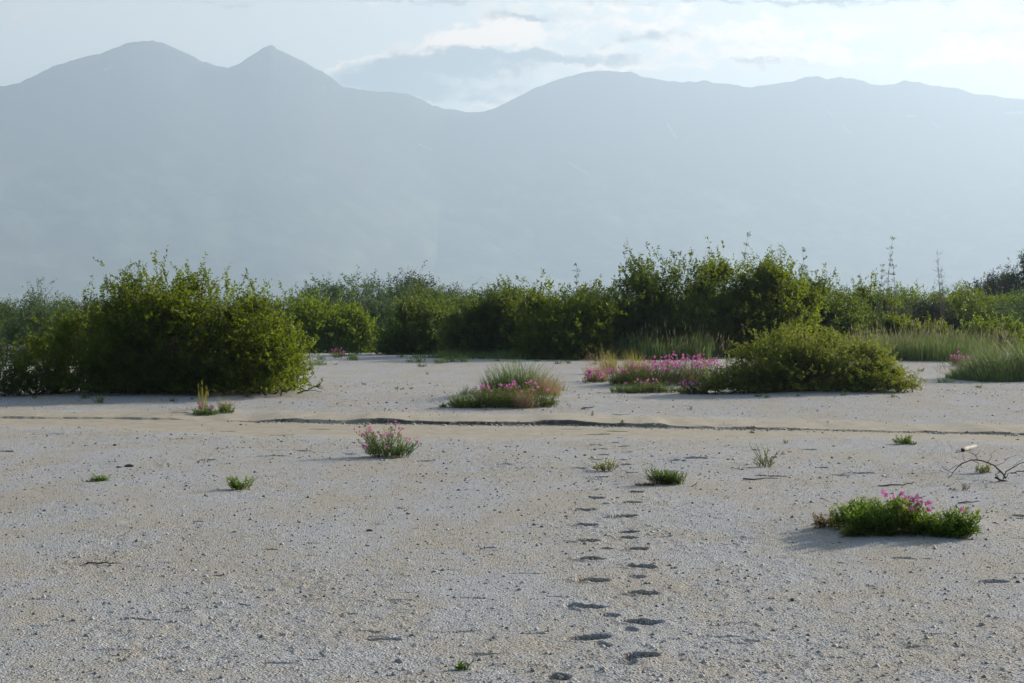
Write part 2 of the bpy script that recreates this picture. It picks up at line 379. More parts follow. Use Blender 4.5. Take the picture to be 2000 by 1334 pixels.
# ---------------------------------------------------------------- mountains
SKYL = [(-3500,330),(-2600,300),(-1800,230),(-1200,215),(-700,150),(-400,185),(-200,178),(0,167),(38,163),(70,147),(100,132),(140,118),(200,103),(225,93),(250,84),(275,82),(300,79),(320,84),(350,98),(375,109),
 (400,121),(425,129),(447,133),(470,123),(500,103),(515,92),(530,87),(538,90),(542,97),(555,100),(580,112),(610,128),(650,152),(672,169),(685,170),(710,176),(735,179),(770,179),(800,184),(820,191),
 (845,205),(870,212),(890,214),(920,221),(950,217),(975,207),(1000,195),(1030,180),(1060,166),(1080,158),(1110,149),(1150,139),(1170,137),(1230,140),(1243,144),(1252,150),(1300,158),(1330,159),(1360,160),(1375,157),
 (1390,161),(1430,165),(1455,170),(1490,168),(1520,163),(1550,160),(1560,154),(1572,150),(1605,151),(1615,155),(1640,151),(1685,157),(1705,167),(1740,166),(1758,158),(1768,156),(1790,162),(1830,168),(1870,175),
 (1890,181),(1940,187),(1965,193),(2000,195),(2200,222),(2500,200),(2900,170),(3500,240),(4500,330),(5600,360)]
def mountains():
    sx = np.array([p[0] for p in SKYL], float); sy = np.array([p[1] for p in SKYL], float)
    cols = np.concatenate([np.linspace(-3400, -320, 160), np.linspace(-300, 2300, 1500), np.linspace(2320, 5500, 160)])
    py = np.interp(cols, sx, sy) + fbm(cols / 14., cols * 0, 3, 8) * 2.6 + fbm(cols / 60., cols * 0, 2, 18) * 2
    az = np.arctan((cols - CX) / F)
    tel = []
    for a, b in zip(cols, py):
        d = pdir(a, b); tel.append(d[2] / math.hypot(d[0], d[1]))
    tel = np.array(tel)
    ks = np.exp(-.5 * (np.arange(-60, 61) / 26.) ** 2); ks /= ks.sum()
    tsm = np.convolve(np.pad(tel, 60, mode='edge'), ks, 'valid')            # the flanks follow a softened crest
    R = np.interp(cols, [-3400, 0, 700, 950, 1200, 2000, 5500], [7000, 7600, 8300, 8900, 9300, 10000, 9000]) + fbm(cols / 900., cols * 0, 2, 28) * 500
    k2 = np.exp(-.5 * (np.arange(-150, 151) / 60.) ** 2); k2 /= k2.sum(); R = np.convolve(np.pad(R, 150, mode='edge'), k2, 'valid')
    k3 = np.exp(-.5 * (np.arange(-100, 101) / 42.) ** 2); k3 /= k3.sum(); tsm = np.convolve(np.pad(tel, 100, mode='edge'), k3, 'valid')
    rows = np.concatenate([np.linspace(0, 1, 190), 1 + np.linspace(.01, .16, 8)])
    T, Rg = np.meshgrid(rows, R, indexing='ij'); Az = np.meshgrid(rows, az, indexing='ij')[1]; Te = np.meshgrid(rows, tel, indexing='ij')[1]
    rr = Rg * (.80 + .20 * T)
    X, Y = np.sin(Az) * rr, np.cos(Az) * rr
    Ts = np.meshgrid(rows, tsm, indexing='ij')[1]; bl = np.clip((T - .80 - .12 * fbm(X / 300, Y / 300, 2, 90)) / .2, 0, 1) ** 2; bl = np.where(T >= .995, 1, bl)
    crest = EYE + Rg * (Ts + (Te - Ts) * bl)
    prof = np.where(T <= 1, np.clip(T, 0, 1) ** 1.6, 1 - (T - 1) * 2.2)
    spur = (np.abs(fbm(X / 900, Y / 1500, 4, 3)) - .22) * .24 + fbm(X / 260, Y / 300, 4, 13) * .035
    Z = crest * (prof + spur * np.clip(1 - T, 0, 1) ** .8 * np.clip(T * 4, 0, 1)) - 6 * (T == 0)
    lim = EYE + rr * (Ts + (Te - Ts) * bl) * (.6 + .4 * np.clip(T, 0, 1) ** .5)
    Z = np.where(T < .995, np.minimum(np.minimum(Z, lim), EYE + rr * Te * .999), Z)
    nr, nc = T.shape; idx = np.arange(nr * nc).reshape(nr, nc)
    f = np.stack([idx[:-1, :-1], idx[:-1, 1:], idx[1:, 1:], idx[1:, :-1]], -1).reshape(-1, 4)
    # old snow lies in a few gullies: (photo x, share of the way up, length, width)
    m, t = new_mat('mountain_side')
    tc_ = t.n('ShaderNodeTexCoord').outputs['Object']
    sp = t.n('ShaderNodeSeparateXYZ', i_0=tc_)
    a = t.noise(tc_, .0016, 6, .6); b = t.noise(tc_, .006, 5, .65)
    green = t.mix(t.sstep(b, .42, .66), (.09, .11, .075, 1), (.24, .26, .15, 1))  # plant cover, paled so its colour carries the brighter haze low down
    rock = t.mix(b, (.06, .06, .062, 1), (.13, .125, .12, 1))
    up = t.sstep(t.m('ADD', sp.outputs[2], t.m('MULTIPLY', t.m('SUBTRACT', a, .5), 700)), 350, 750)
    col = t.mix(up, green, rock)
    snow = t.n('ShaderNodeAttribute', attribute_name='snow').outputs['Fac']
    col = t.mix(t.m('MULTIPLY', snow, .5), col, (.7, .72, .75, 1))
    bs = t.n('ShaderNodeBsdfPrincipled', i_Roughness=.95); t.set(bs.inputs['Base Color'], col); bs.inputs['Specular IOR Level'].default_value = .1
    o = t.n('ShaderNodeOutputMaterial'); t.t.links.new(bs.outputs[0], o.inputs[0])
    # snow attribute by position on the slope as it is seen from the plain
    u = np.tan(Az) * F + CX; v = HOR - (Z - EYE) / (rr * np.cos(Az)) * F
    sn = np.zeros_like(u)
    for (x0, y0, x1, y1, wd) in [(1303,243,1320,270,2.6),(1110,318,1148,340,2.2),(205,138,222,130,2.2),(815,280,845,294,1.6),(1770,226,1786,228,2.5),(1960,222,2000,220,3),(1817,240,1834,250,1.6),(1615,215,1625,230,1.5),(1645,248,1662,262,1.5),(1790,690,1791,690,1),(508,118,512,119,1.6),(633,171,639,172,1.6)]:
        dx, dy = x1 - x0, y1 - y0; L2 = dx * dx + dy * dy + 1e-6
        k = np.clip(((u - x0) * dx + (v - y0) * dy) / L2, 0, 1)
        dd = np.hypot(u - x0 - k * dx, v - y0 - k * dy)
        sn = np.maximum(sn, 1 - smooth(dd, wd * .3, wd * 1.1))
    sn[T > 1] = 0
    o = mesh_np('mountains', np.stack([X.ravel(), Y.ravel(), Z.ravel()], 1), f, m, smooth_=True, pvar={'snow': sn.ravel()})
    tag(o, 'hazy blue mountain ridges with a few snow streaks', None, None, 'structure')
mountains()

# haze: one closed box of even air
def haze():
    x, y0, y1, z0, z1 = 12200, -11600, 12300, -60, max(v.co.z for v in bpy.data.objects['mountains'].data.vertices) + 30
    v = [(sx * x, yy_, zz) for zz in (z0, z1) for yy_ in (y0, y1) for sx in (-1, 1)]
    f = [(0, 2, 3, 1), (4, 5, 7, 6), (0, 1, 5, 4), (2, 6, 7, 3), (0, 4, 6, 2), (1, 3, 7, 5)]
    m, t = new_mat('haze')
    pv = t.n('ShaderNodeVolumePrincipled'); pv.inputs['Color'].default_value = (.65, .81, .99, 1)
    pv.inputs['Density'].default_value = HAZE_DENSITY; pv.inputs['Anisotropy'].default_value = .44
    o = t.n('ShaderNodeOutputMaterial'); t.t.links.new(pv.outputs[0], o.inputs['Volume'])
    m.cycles.homogeneous_volume = True if hasattr(m.cycles, 'homogeneous_volume') else None
    ob = mesh_np('haze', np.array(v, float), np.array(f), m); tag(ob, 'pale blue haze filling the valley', None, None, 'stuff')
haze()

# ---------------------------------------------------------------- plant builders
def frames(D, rng):
    """side and normal vectors for directions D, turned at random"""
    r = unit(rng.normal(size=D.shape)); S = unit(np.cross(D, r)); N = np.cross(S, D); return S, N
def leaf_verts(P, D, S, N, L, Wd, fold=.25, droop=.12):
    """six-sided folded leaves: base, left, mid, right, tip -> 4 triangles each"""
    L = L[:, None]; Wd = Wd[:, None]
    b = P; c = P + D * L * .5 + N * L * droop * .5; l = P + D * L * .45 + S * Wd * .5 + N * Wd * fold; r = P + D * L * .45 - S * Wd * .5 + N * Wd * fold
    tip = P + D * L - N * L * droop
    V = np.stack([b, l, c, r, tip], 1).reshape(-1, 3)
    k = np.arange(len(P))[:, None] * 5
    Fc = np.concatenate([k + [0, 2, 1], k + [0, 3, 2], k + [1, 2, 4], k + [2, 3, 4]], 1).reshape(-1, 3)
    return V, Fc
def quad_leaves(P, D, S, N, L, Wd):
    L = L[:, None]; Wd = Wd[:, None]
    V = np.stack([P, P + D * L * .45 + S * Wd * .5, P + D * L, P + D * L * .45 - S * Wd * .5], 1).reshape(-1, 3)
    return V, np.arange(len(P) * 4).reshape(-1, 4)
def tubes(paths, sides=5):
    """paths: list of (points (k,3), radius at start, radius at end)"""
    Vs, Fs, off = [], [], 0
    for pts, r0, r1 in paths:
        pts = np.asarray(pts, float); k = len(pts)
        T = unit(np.gradient(pts, axis=0)); ref = np.array([.3, .2, .93]) if abs(T[0][2]) < .9 else np.array([1., 0, 0])
        A = unit(np.cross(T, ref)); B = np.cross(T, A)
        rad = np.linspace(r0, r1, k)[:, None, None]; th = np.arange(sides) / sides * 2 * PI
        ring = pts[:, None] + rad * (np.cos(th)[None, :, None] * A[:, None] + np.sin(th)[None, :, None] * B[:, None])
        Vs.append(ring.reshape(-1, 3))
        i = np.arange(k - 1)[:, None] * sides; j = np.arange(sides)[None]; j2 = (j + 1) % sides
        Fs.append((np.stack([i + j, i + j2, i + sides + j2, i + sides + j], -1).reshape(-1, 4)) + off); off += k * sides
    return np.vstack(Vs), np.vstack(Fs)

def curve(a, b, bend, n=6):
    a, b = np.asarray(a, float), np.asarray(b, float); t = np.linspace(0, 1, n)[:, None]
    return a + (b - a) * t + np.asarray(bend) * (t * (1 - t) * 4)

def bush_parts(root, lobes, n_shoot, leaf, shoot, mat, seed, aspect=.36, up=.7, per=22, inner=.35, stems=6, ground_clip=.02, spread=1.0, folded=False, lump=.18):
    """lobes: (x, y, zc, rx, ry, rz) in the bush's own space"""
    rng = np.random.default_rng(seed); L = np.array(lobes, float); L0 = L
    sub = []                                               # rounded crown clumps on every main lobe
    for c in L:
        for _ in range(9):
            dd = unit(rng.normal(size=3) + [0, 0, .35]); dd[2] = abs(dd[2]) * rng.choice([1, 1, 1, -.4]); kk = rng.uniform(.24, .42); f_ = rng.uniform(.62, .86)
            m_ = min(c[3], c[5]); sub.append([*(c[:3] + dd * c[3:6] * f_), kk * (m_ + c[3]) * .5, kk * m_, kk * m_ * rng.uniform(.8, 1.15)])
    wgt = L[:, 3] * L[:, 5] + L[:, 4] * L[:, 5]; wgt = wgt / wgt.sum() * .42
    sub = np.array(sub); ws = sub[:, 3] * sub[:, 5]; ws = ws / ws.sum() * .58; L = np.vstack([L, sub]); wgt = np.concatenate([wgt, ws])
    k = rng.choice(len(L), n_shoot * 2, p=wgt); d = unit(rng.normal(size=(len(k), 3)))
    rad = (inner + (1 - inner) * rng.random(len(k)) ** .45)
    lum = 1 + lump * 2 * vnoise(d[:, 0] * 3 + k * 7.1 + 50, d[:, 2] * 3 + d[:, 1] * 2.1 + 50, seed)
    P = L[k, :3] + d * L[k, 3:6] * (rad * lum)[:, None]
    nc = max(12, len(P) // 45); ctr = rng.integers(0, nc, len(P)); tight = rng.random(len(P)) < .25
    off = rng.normal(size=P.shape) * shoot * .55
    P = np.where(tight[:, None], P[ctr] + off, P); d = np.where(tight[:, None], unit(d[ctr] + rng.normal(size=d.shape) * .25), d); k = np.where(tight, k[ctr], k); rad = np.where(tight, rad[ctr], rad)
    sk = (rng.random(len(P)) < .30) & ((P[:, 2] < .55 * L[k, 2]) | (rng.random(len(P)) < .25))                  # a skirt that reaches the sand
    hd = unit(np.stack([d[:, 0], d[:, 1]], 1)); P[sk, :2] = L[k, :2][sk] + hd[sk] * L[k, 3:5][sk] * (rad[sk] * .98)[:, None]; P[sk, 2] = rng.random(int(sk.sum())) * .5 * L[k, 2][sk]
    P[:, 2] = np.where((P[:, 2] < ground_clip) & (P[:, 2] > -.6 * L[k, 2]), rng.random(len(P)) * .25, P[:, 2])
    ok = P[:, 2] > ground_clip; P, d, rad, k = P[ok][:n_shoot], d[ok][:n_shoot], rad[ok][:n_shoot], k[ok][:n_shoot]
    n = len(P)
    out_ = unit(d * [1, 1, .8])
    topf = smooth(P[:, 2] / (L0[:, 2] + L0[:, 5]).max(), .45, .95)[:, None]
    D = unit(out_ * .9 * spread + np.array([0, 0, up]) * (.25 + .75 * topf) + rng.normal(size=(n, 3)) * .45)
    Ls = shoot * (.45 + .7 * rng.random(n) ** 1.5) * np.where((topf[:, 0] > .6) & (rng.random(n) < .05), 1.65, .9)
    B = P - D * (Ls * .6)[:, None]
    t = (np.arange(per) + .3) / per
    tt = np.clip(t[None] + rng.normal(size=(n, per)) * .02, 0, 1)
    bend = rng.normal(size=(n, 3)) * .12 + [0, 0, .10]
    LP = B[:, None] + D[:, None] * (Ls[:, None] * tt)[..., None] + bend[:, None] * ((tt ** 2)[..., None] * Ls[:, None, None])
    sd = unit(rng.normal(size=(n, per, 3)))
    LD = unit(D[:, None] * .4 + sd * .9 + [0, 0, .05])
    q = LP.reshape(-1, 3); qd = LD.reshape(-1, 3)
    sc = (leaf * (.45 + .95 * rng.random((n, per))) * (1 - .35 * np.abs(tt - .4))).reshape(-1)
    kp = (q[:, 2] > ground_clip); q, qd, sc = q[kp], qd[kp], sc[kp]
    S, N = frames(qd, rng)
    if folded: V, Fc = leaf_verts(q, qd, S, N, sc, sc * aspect); mult = 4
    else: V, Fc = quad_leaves(q, qd, S, N, sc, sc * aspect); mult = 1
    shv = np.repeat(rng.random(n), per)[kp]
    var = np.repeat(np.clip(.55 * shv + .45 * rng.random(len(q)), 0, 1), mult)
    mesh_np('foliage', V, Fc, mat, var, parent=root)
    # branches
    paths = []
    for j in range(len(L0)):
        c, r = L0[j, :3], L0[j, 3:6]
        for _ in range(stems):
            e = c + unit(rng.normal(size=3) + [0, 0, .7]) * r * (.55 + .35 * rng.random())
            e[2] = max(e[2], .2); s = np.array([c[0] + rng.normal() * r[0] * .25, c[1] + rng.normal() * r[1] * .25, -.05])
            cv = curve(s, e, np.array([rng.normal() * .1, rng.normal() * .1, -.12]) * r[2], 8); r0 = .012 + .010 * r[2]
            paths.append((cv, r0, r0 * .35))
            for _ in range(4):
                i = rng.integers(3, 8); e2 = cv[i] + unit(rng.normal(size=3) + [0, 0, .5]) * r * .35; e2[2] = max(e2[2], .1)
                paths.append((curve(cv[i], e2, rng.normal(size=3) * .05, 5), r0 * .4, r0 * .12))
    # the shoots that stand outermost carry visible twigs
    pick = rng.choice(n, min(n, 260), replace=False)
    for i in pick: paths.append((np.array([B[i], B[i] + D[i] * Ls[i] * .5 + bend[i] * Ls[i] * .25, B[i] + D[i] * Ls[i] + bend[i] * Ls[i]]), .004, .0015))
    V, Fc = tubes(paths, 4); mesh_np('branches', V, Fc, M['stem'], parent=root, smooth_=True)

def lobe_px(cxp, top, hw, Z, ry=None, y0=0.0, base=0.0, x0=0.0, low=.36):
    """an ellipsoid seen at distance Z: centre column, top row, half width in photo pixels"""
    zt = EYE + (HOR - top) / F * Z - base; x = (cxp - CX) / F * Z - x0; rx = hw / F * Z
    return (x, y0, zt * low, rx, ry if ry else rx * .8, zt * (1 - low) / 1.04)
def bush(name, label, cat, base_px, base_py, lobes, depth, n, leaf, shoot, mat, seed, group=None, **kw):
    """lobes: (centre px, top py, half width px, offset in depth)"""
    p = at(base_px, base_py); Zc = p.y + depth
    x0 = (base_px - CX) / F * Zc; z0 = float(ground(np.array([x0]), np.array([Zc]))[0])
    r = thing(name, label, cat, (x0, Zc, z0), group)
    L = [lobe_px(a, b, c, Zc + dd, None if len(q) == 0 else q[0], dd, z0, x0) for (a, b, c, dd, *q) in lobes]
    bush_parts(r, L, n, leaf, shoot, mat, seed, **kw)
    return r

def herb(name, label, cat, px, py, wpx, hpx, n, leaf, mat, seed, flowers=0, group=None, depth=.6, lay=.5, per=16, profile=None, fl_side=None, stemlen=None, aspect=.34, fsize=.022):
    """a low herb: many leafy stems rising out of a patch of ground"""
    rng = np.random.default_rng(seed); p = at(px, py); s = p.y / F; w_, h_ = wpx * s / 2, hpx * s
    dp = w_ * depth
    root = thing(name, label, cat, (p.x, p.y + dp * .8, float(ground(np.array([p.x]), np.array([p.y + dp * .8]))[0])), group)
    a = rng.random(n) * 2 * PI; r = np.sqrt(rng.random(n))
    r = r * (.78 + .5 * vnoise(a * 1.6, a * 0, seed)); bx, by = np.cos(a) * r, np.sin(a) * r
    prof = (1 - .68 * r ** 2) if profile is None else np.interp(bx, profile[0], profile[1]) * (1 - .35 * by ** 2)
    H = h_ * prof * (.72 + .33 * rng.random(n)) * (1 + .65 * vnoise(bx * w_ / .16 + 3, by * dp / .16 + 7, seed))
    sl = H if stemlen is None else np.full(n, stemlen) * (.7 + .6 * rng.random(n))
    lean = np.stack([bx, by * .7], 1) * lay + rng.normal(size=(n, 2)) * .42
    lowst = rng.random(n) < .4; H = np.where(lowst, H * .5, H); lean = np.where(lowst[:, None], lean * 1.7, lean)
    D = unit(np.concatenate([lean, np.ones((n, 1))], 1))
    tipz = np.maximum(H, .25 * leaf)
    base = np.stack([bx * w_ * .86, by * dp, np.zeros(n)], 1)
    gz = ground(root.location.x + base[:, 0], root.location.y + base[:, 1]) - root.location.z
    ln = np.minimum(sl, H * 1.05); start = base + np.array([0, 0, 1.]) * (tipz - ln * D[:, 2]).clip(0)[:, None]; start[:, 2] += gz - .005
    tt = (np.arange(per)[None] + rng.random((n, per)) * .8 + .4) / per
    LP = start[:, None] + D[:, None] * (ln[:, None] * tt)[..., None]
    ph = (np.arange(per) * 2.4)[None] + rng.random((n, 1)) * 6.28
    out_ = np.stack([np.cos(ph), np.sin(ph), np.zeros_like(ph)], -1)
    LD = unit(out_ * (1. - .45 * tt)[..., None] + D[:, None] * (.15 + .6 * tt)[..., None] + rng.normal(size=out_.shape) * .12)
    sc = leaf * (.7 + .45 * rng.random((n, per))) * (1.05 - .45 * tt)
    q, qd, sc = LP.reshape(-1, 3), LD.reshape(-1, 3), sc.reshape(-1)
    S = unit(np.cross(qd, np.array([0, 0, 1.]) + rng.normal(size=qd.shape) * .25)); N = np.cross(S, qd)
    V, Fc = leaf_verts(q, qd, S, N, sc, sc * aspect)
    mesh_np('foliage', V, Fc, mat, np.repeat(rng.random(len(q)) * .6 + np.repeat(rng.random(n), per) * .4, 4), parent=root)
    tips = start + D * ln[:, None]
    V, Fc = tubes([(np.array([start[i] - [0, 0, .01], (start[i] + tips[i]) / 2, tips[i]]), .0028, .0012) for i in range(n)], 4)
    mesh_np('stem', V, Fc, M['herb_stem'], parent=root)
    if flowers:
        cand = np.argsort(-(H * .45 + rng.random(n) * h_ * .6)) if fl_side is None else np.argsort(np.abs(bx - fl_side) - .6 * H / h_ + rng.random(n) * .15)
        C, Dn = [], []
        for i in cand[:flowers]:
            for _ in range(rng.integers(1, 4)):
                C.append(tips[i] + rng.normal(size=3) * fsize * [.9, .9, .7] + [0, 0, fsize * (.4 + rng.random() * .8)]); Dn.append(unit(rng.normal(size=3) + [0, -.5, .3]))
        blossoms(root, np.array(C), np.array(Dn), fsize, rng)
    return root
def blossoms(root, C, Dn, size, rng):
    n = len(C); A, B = frames(Dn, rng); P, D, S, N = [], [], [], []
    for k in range(4):
        th = k * PI / 2; dd = unit(A * math.cos(th) + B * math.sin(th) + Dn * .35)
        P.append(C); D.append(dd); S.append(unit(np.cross(dd, Dn))); N.append(Dn)
    P, D, S, N = map(np.vstack, (P, D, S, N)); L = size * (.7 + .5 * rng.random(len(P)))
    V, Fc = leaf_verts(P, D, S, N, L, L * .85, .15, -.1)
    mesh_np('blossom', V, Fc, M['pink'], np.repeat(rng.random(len(P)), 4), parent=root)

def blades(cx, cy_, n, hgt, wid, lean, seed, rx, ry, bend=.5, seg=5, fall=.62):
    """curved tapering grass blades; returns verts, faces, tips, top directions"""
    rng = np.random.default_rng(seed); a = rng.random(n) * 2 * PI; r = np.sqrt(rng.random(n))
    wv = .84 + .42 * vnoise(a * 2.2, a * 0, seed + 1) ; bx, by = np.cos(a) * r * rx * wv + cx, np.sin(a) * r * ry * wv + cy_
    ln = unit(np.stack([np.cos(a) * r, np.sin(a) * r], 1) * 1.0 + rng.normal(size=(n, 2)) * .7) * (lean * (.3 + rng.random(n)))[:, None]
    H = hgt * (.45 + .6 * rng.random(n)) * (1 - fall * r ** 2) * (1 + .7 * vnoise(bx / .35 + 9, by / .35 + 4, seed))
    t = np.linspace(0, 1, seg)[None]
    X = bx[:, None] + ln[:, :1] * H[:, None] * (t * (1 - bend) + t ** 2 * bend * 1.3); Y = by[:, None] + ln[:, 1:] * H[:, None] * (t * (1 - bend) + t ** 2 * bend * 1.3)
    Z = H[:, None] * (t - .22 * bend * t ** 3)
    P = np.stack([X, Y, Z], -1); yaw = rng.random(n) * PI
    S = np.stack([np.cos(yaw), np.sin(yaw), np.zeros(n)], 1)[:, None] * (wid * (.6 + .7 * rng.random(n)))[:, None, None] * (1 - t ** 1.6 * .92)[..., None] * .5
    V = np.stack([P - S, P + S], 2).reshape(n, -1, 3)
    i = np.arange(seg - 1) * 2; f = np.stack([i, i + 1, i + 3, i + 2], 1)
    Fc = (np.arange(n)[:, None, None] * seg * 2 + f[None]).reshape(-1, 4)
    return V.reshape(-1, 3), Fc, P[:, -1], unit(P[:, -1] - P[:, -2]), np.repeat(rng.random(n), seg - 1), (bx, by)

def drape(V, per, root, bx, by):
    gz = ground(root.location.x + bx, root.location.y + by) - root.location.z
    V = V.copy(); V[:, 2] += np.repeat(gz, per) - .01; return V
def tuft(name, label, cat, px, py, wpx, hpx, n, mat, seed, lean=.35, wid=.008, depth=.7, heads=0, headmat='seed', head_len=.12, group=None, bend=.5, kind=None, ry=None, headw=.09, fall=None):
    p = at(px, py); s = p.y / F; rx = wpx * s / 2; ryy = ry if ry else rx * depth; h_ = hpx * s
    root = thing(name, label, cat, (p.x, p.y + ryy, float(ground(np.array([p.x]), np.array([p.y + ryy]))[0])), group)
    if kind: root['kind'] = kind
    V, Fc, tips, td, var, (bx, by) = blades(0, 0, n, h_, wid, lean, seed, rx * .85, ryy, bend, fall=fall or (.2 if kind else .62))
    V = drape(V, 10, root, bx, by)
    mesh_np('blades', V, Fc, mat, var, parent=root)
    if heads:
        V, Fc, tips, td, var, (bx, by) = blades(0, 0, heads, h_ * 1.12, wid * .35, lean * .7, seed + 50, rx * .9, ryy, .35, fall=fall or (.2 if kind else .5))
        gz = ground(root.location.x + bx, root.location.y + by) - root.location.z; V = drape(V, 10, root, bx, by)
        rng = np.random.default_rng(seed + 9); tips = tips + np.stack([bx * 0, by * 0, gz - .02], 1)
        S, N = frames(td, rng); L = head_len * (.7 + .6 * rng.random(heads))
        V1, F1 = quad_leaves(tips - td * L[:, None] * .3, td, S, N, L, L * headw); V2, F2 = quad_leaves(tips - td * L[:, None] * .3, td, N, S, L, L * headw)
        o = len(V); vv = np.vstack([V, V1, V2]); ff = np.vstack([Fc, F1 + o, F2 + o + len(V1)])
        mesh_np('seed_heads', vv, ff, M[headmat], np.concatenate([var, rng.random(heads), rng.random(heads)]), parent=root)
    return root

# ---------------------------------------------------------------- the bushes
NEARB = 'willow bushes scattered on the sand'
BAND = 'willow thicket along the far edge of the sand'
bush('willow_bush', 'big dark green willow bush with bright leaves, nearest on the left of the sand', 'bush', 360, 772,
     [(250, 538, 88, .2, 1.2), (340, 524, 130, .0, 1.4), (405, 514, 95, .2, 1.3), (490, 545, 70, .0, 1.1), (165, 582, 72, .1, 1.1), (345, 560, 200, -.6, 1.0), (545, 600, 64, -.3, .9), (210, 640, 125, -.6, .9), (500, 668, 108, -.9, .7), (90, 650, 60, 0, .9)],
     1.7, 9400, .060, .42, M['willow'], 1, NEARB, per=22, aspect=.42, inner=.3, up=.75, stems=7, lump=.22)
bush('willow_bush', 'low open willow bush with gaps at the left corner of the sand', 'bush', 45, 776,
     [(60, 690, 75, 0, .6), (0, 705, 60, -.1, .6), (-70, 680, 70, .2, .8)], .7, 800, .055, .35, M['willow_dark'], 2, NEARB, per=20, inner=.35, stems=7)
bush('willow_bush', 'greyish green willow bush just behind the left side of the big dark bush', 'bush', 80, 716,
     [(70, 556, 62, 0, 1.2), (110, 585, 60, .3, 1.0), (20, 590, 50, .4, 1.1)], 1.6, 1500, .065, .5, M['willow_grey'], 3, BAND, per=22, inner=.25)
bush('willow_bush', 'green bush at the left edge of the photo with pale grass at its foot', 'bush', -30, 712,
     [(-30, 580, 60, 0, 1.6), (-110, 560, 80, .8, 1.5)], 3.5, 1500, .065, .5, M['willow_yellow'], 4, BAND, per=20, inner=.25)
bush('willow_bush', 'olive mound shaped willow bush with sunlit tips, beside the pink flower patch', 'bush', 1590, 770,
     [(1565, 628, 95, .4, 1.0), (1500, 655, 75, .1, .9), (1645, 655, 95, .2, 1.0), (1580, 690, 190, -.3, .9), (1450, 712, 80, -.2, .7), (1430, 744, 100, -.4, .6), (1710, 704, 80, -.2, .7), (1765, 742, 45, -.4, .5), (1375, 756, 60, -.35, .4)],
     1.2, 9000, .040, .24, M['birch_mound'], 5, NEARB, per=24, inner=.3, up=.8, spread=.9, stems=6, lump=.15)
BL = [ # name label bx by lobes depth n leaf shoot mat
 ('yellow green bush right behind the big left bush', 665, 690, [(620, 572, 65, 0, 1.6), (680, 600, 55, -.3, 1.4), (715, 640, 40, -.6, 1.0), (640, 640, 80, -.6, 1.2)], 2.2, 2600, 'willow_yellow', .5),
 ('dark bush with a rounded front left of the gap in the thicket', 815, 694, [(830, 580, 72, 0, 1.8), (775, 640, 45, -.3, 1.2), (875, 600, 55, .4, 1.6), (820, 650, 80, -.6, 1.1)], 2.4, 3000, 'willow_dark', .5),
 ('dark green bush with tall shoots above its middle', 955, 699, [(975, 548, 55, 0, 1.7), (920, 600, 60, -.2, 1.4), (940, 650, 85, -.7, 1.0), (1015, 585, 50, 0, 1.5)], 2.0, 3200, 'willow_dark', .5),
 ('mid green bush between two darker ones behind the grass tuft', 1095, 704, [(1070, 562, 60, 0, 1.6), (1145, 560, 60, .4, 1.7), (1100, 620, 90, -.6, 1.2), (1060, 660, 60, -.9, .8)], 2.0, 3200, 'willow', .5),
 ('tallest dark bush with a rounded crown above the grass stand', 1290, 702, [(1245, 495, 58, 0, 1.9), (1320, 492, 80, .4, 2.0), (1280, 570, 105, -.6, 1.6), (1220, 600, 50, -.7, 1.2)], 2.8, 4600, 'willow_dark', .45),
 ('tall leafy bush with ragged top behind the olive mound', 1460, 700, [(1400, 487, 70, 0, 1.9), (1480, 490, 70, .2, 1.9), (1520, 475, 38, .4, 1.0), (1440, 580, 110, -.8, 1.5), (1545, 530, 55, 0, 1.5)], 2.8, 4800, 'willow', .5),
 ('looser green bush on the right slope of the tall thicket', 1610, 690, [(1600, 535, 60, 0, 1.7), (1640, 560, 50, .3, 1.4), (1585, 610, 80, -.6, 1.2)], 2.2, 2600, 'willow_dark', .5),
 ('dark hollow bush between the tall thicket and the yellow bushes', 1700, 672, [(1690, 548, 50, 0, 1.5), (1735, 560, 45, .2, 1.4), (1700, 610, 60, -.6, 1.2)], 2.2, 2200, 'willow', .5),
 ('light green bush behind the seeding grass stand', 1805, 668, [(1790, 552, 60, 0, 1.7), (1850, 562, 50, .3, 1.5), (1810, 610, 80, -.6, 1.3)], 2.2, 2600, 'willow_yellow', .5),
 ('bright green bush with a pointed top near the right edge', 1895, 664, [(1885, 548, 38, 0, 1.4), (1920, 578, 50, .3, 1.4), (1880, 615, 60, -.5, 1.2)], 2.2, 2300, 'willow', .5),
 ('low yellow green bush in front of the seeding grass near the right edge', 1925, 690, [(1915, 625, 45, 0, 1.0), (1960, 630, 45, .2, 1.0)], 1.2, 1300, 'willow_yellow', .4),
 ('low green bush rising out of the grass right of the olive mound', 1775, 690, [(1765, 618, 40, 0, 1.0), (1810, 632, 45, .2, 1.0)], 1.2, 1200, 'willow', .4),
 ('yellow green bush at the right edge of the thicket', 1985, 664, [(1975, 568, 50, 0, 1.6), (2040, 560, 60, .3, 1.7), (1990, 610, 80, -.5, 1.3)], 2.2, 2500, 'willow_yellow', .5)]
for i, (lab, bx, by, lobes, dep, n, mt, sh) in enumerate(BL):
    bush('willow_bush', lab, 'bush', bx, by, lobes, dep, int(n * 1.25), .10, sh, M[mt], 20 + i, BAND, per=16, aspect=.42, inner=.3, up=.8, stems=5, lump=.24)

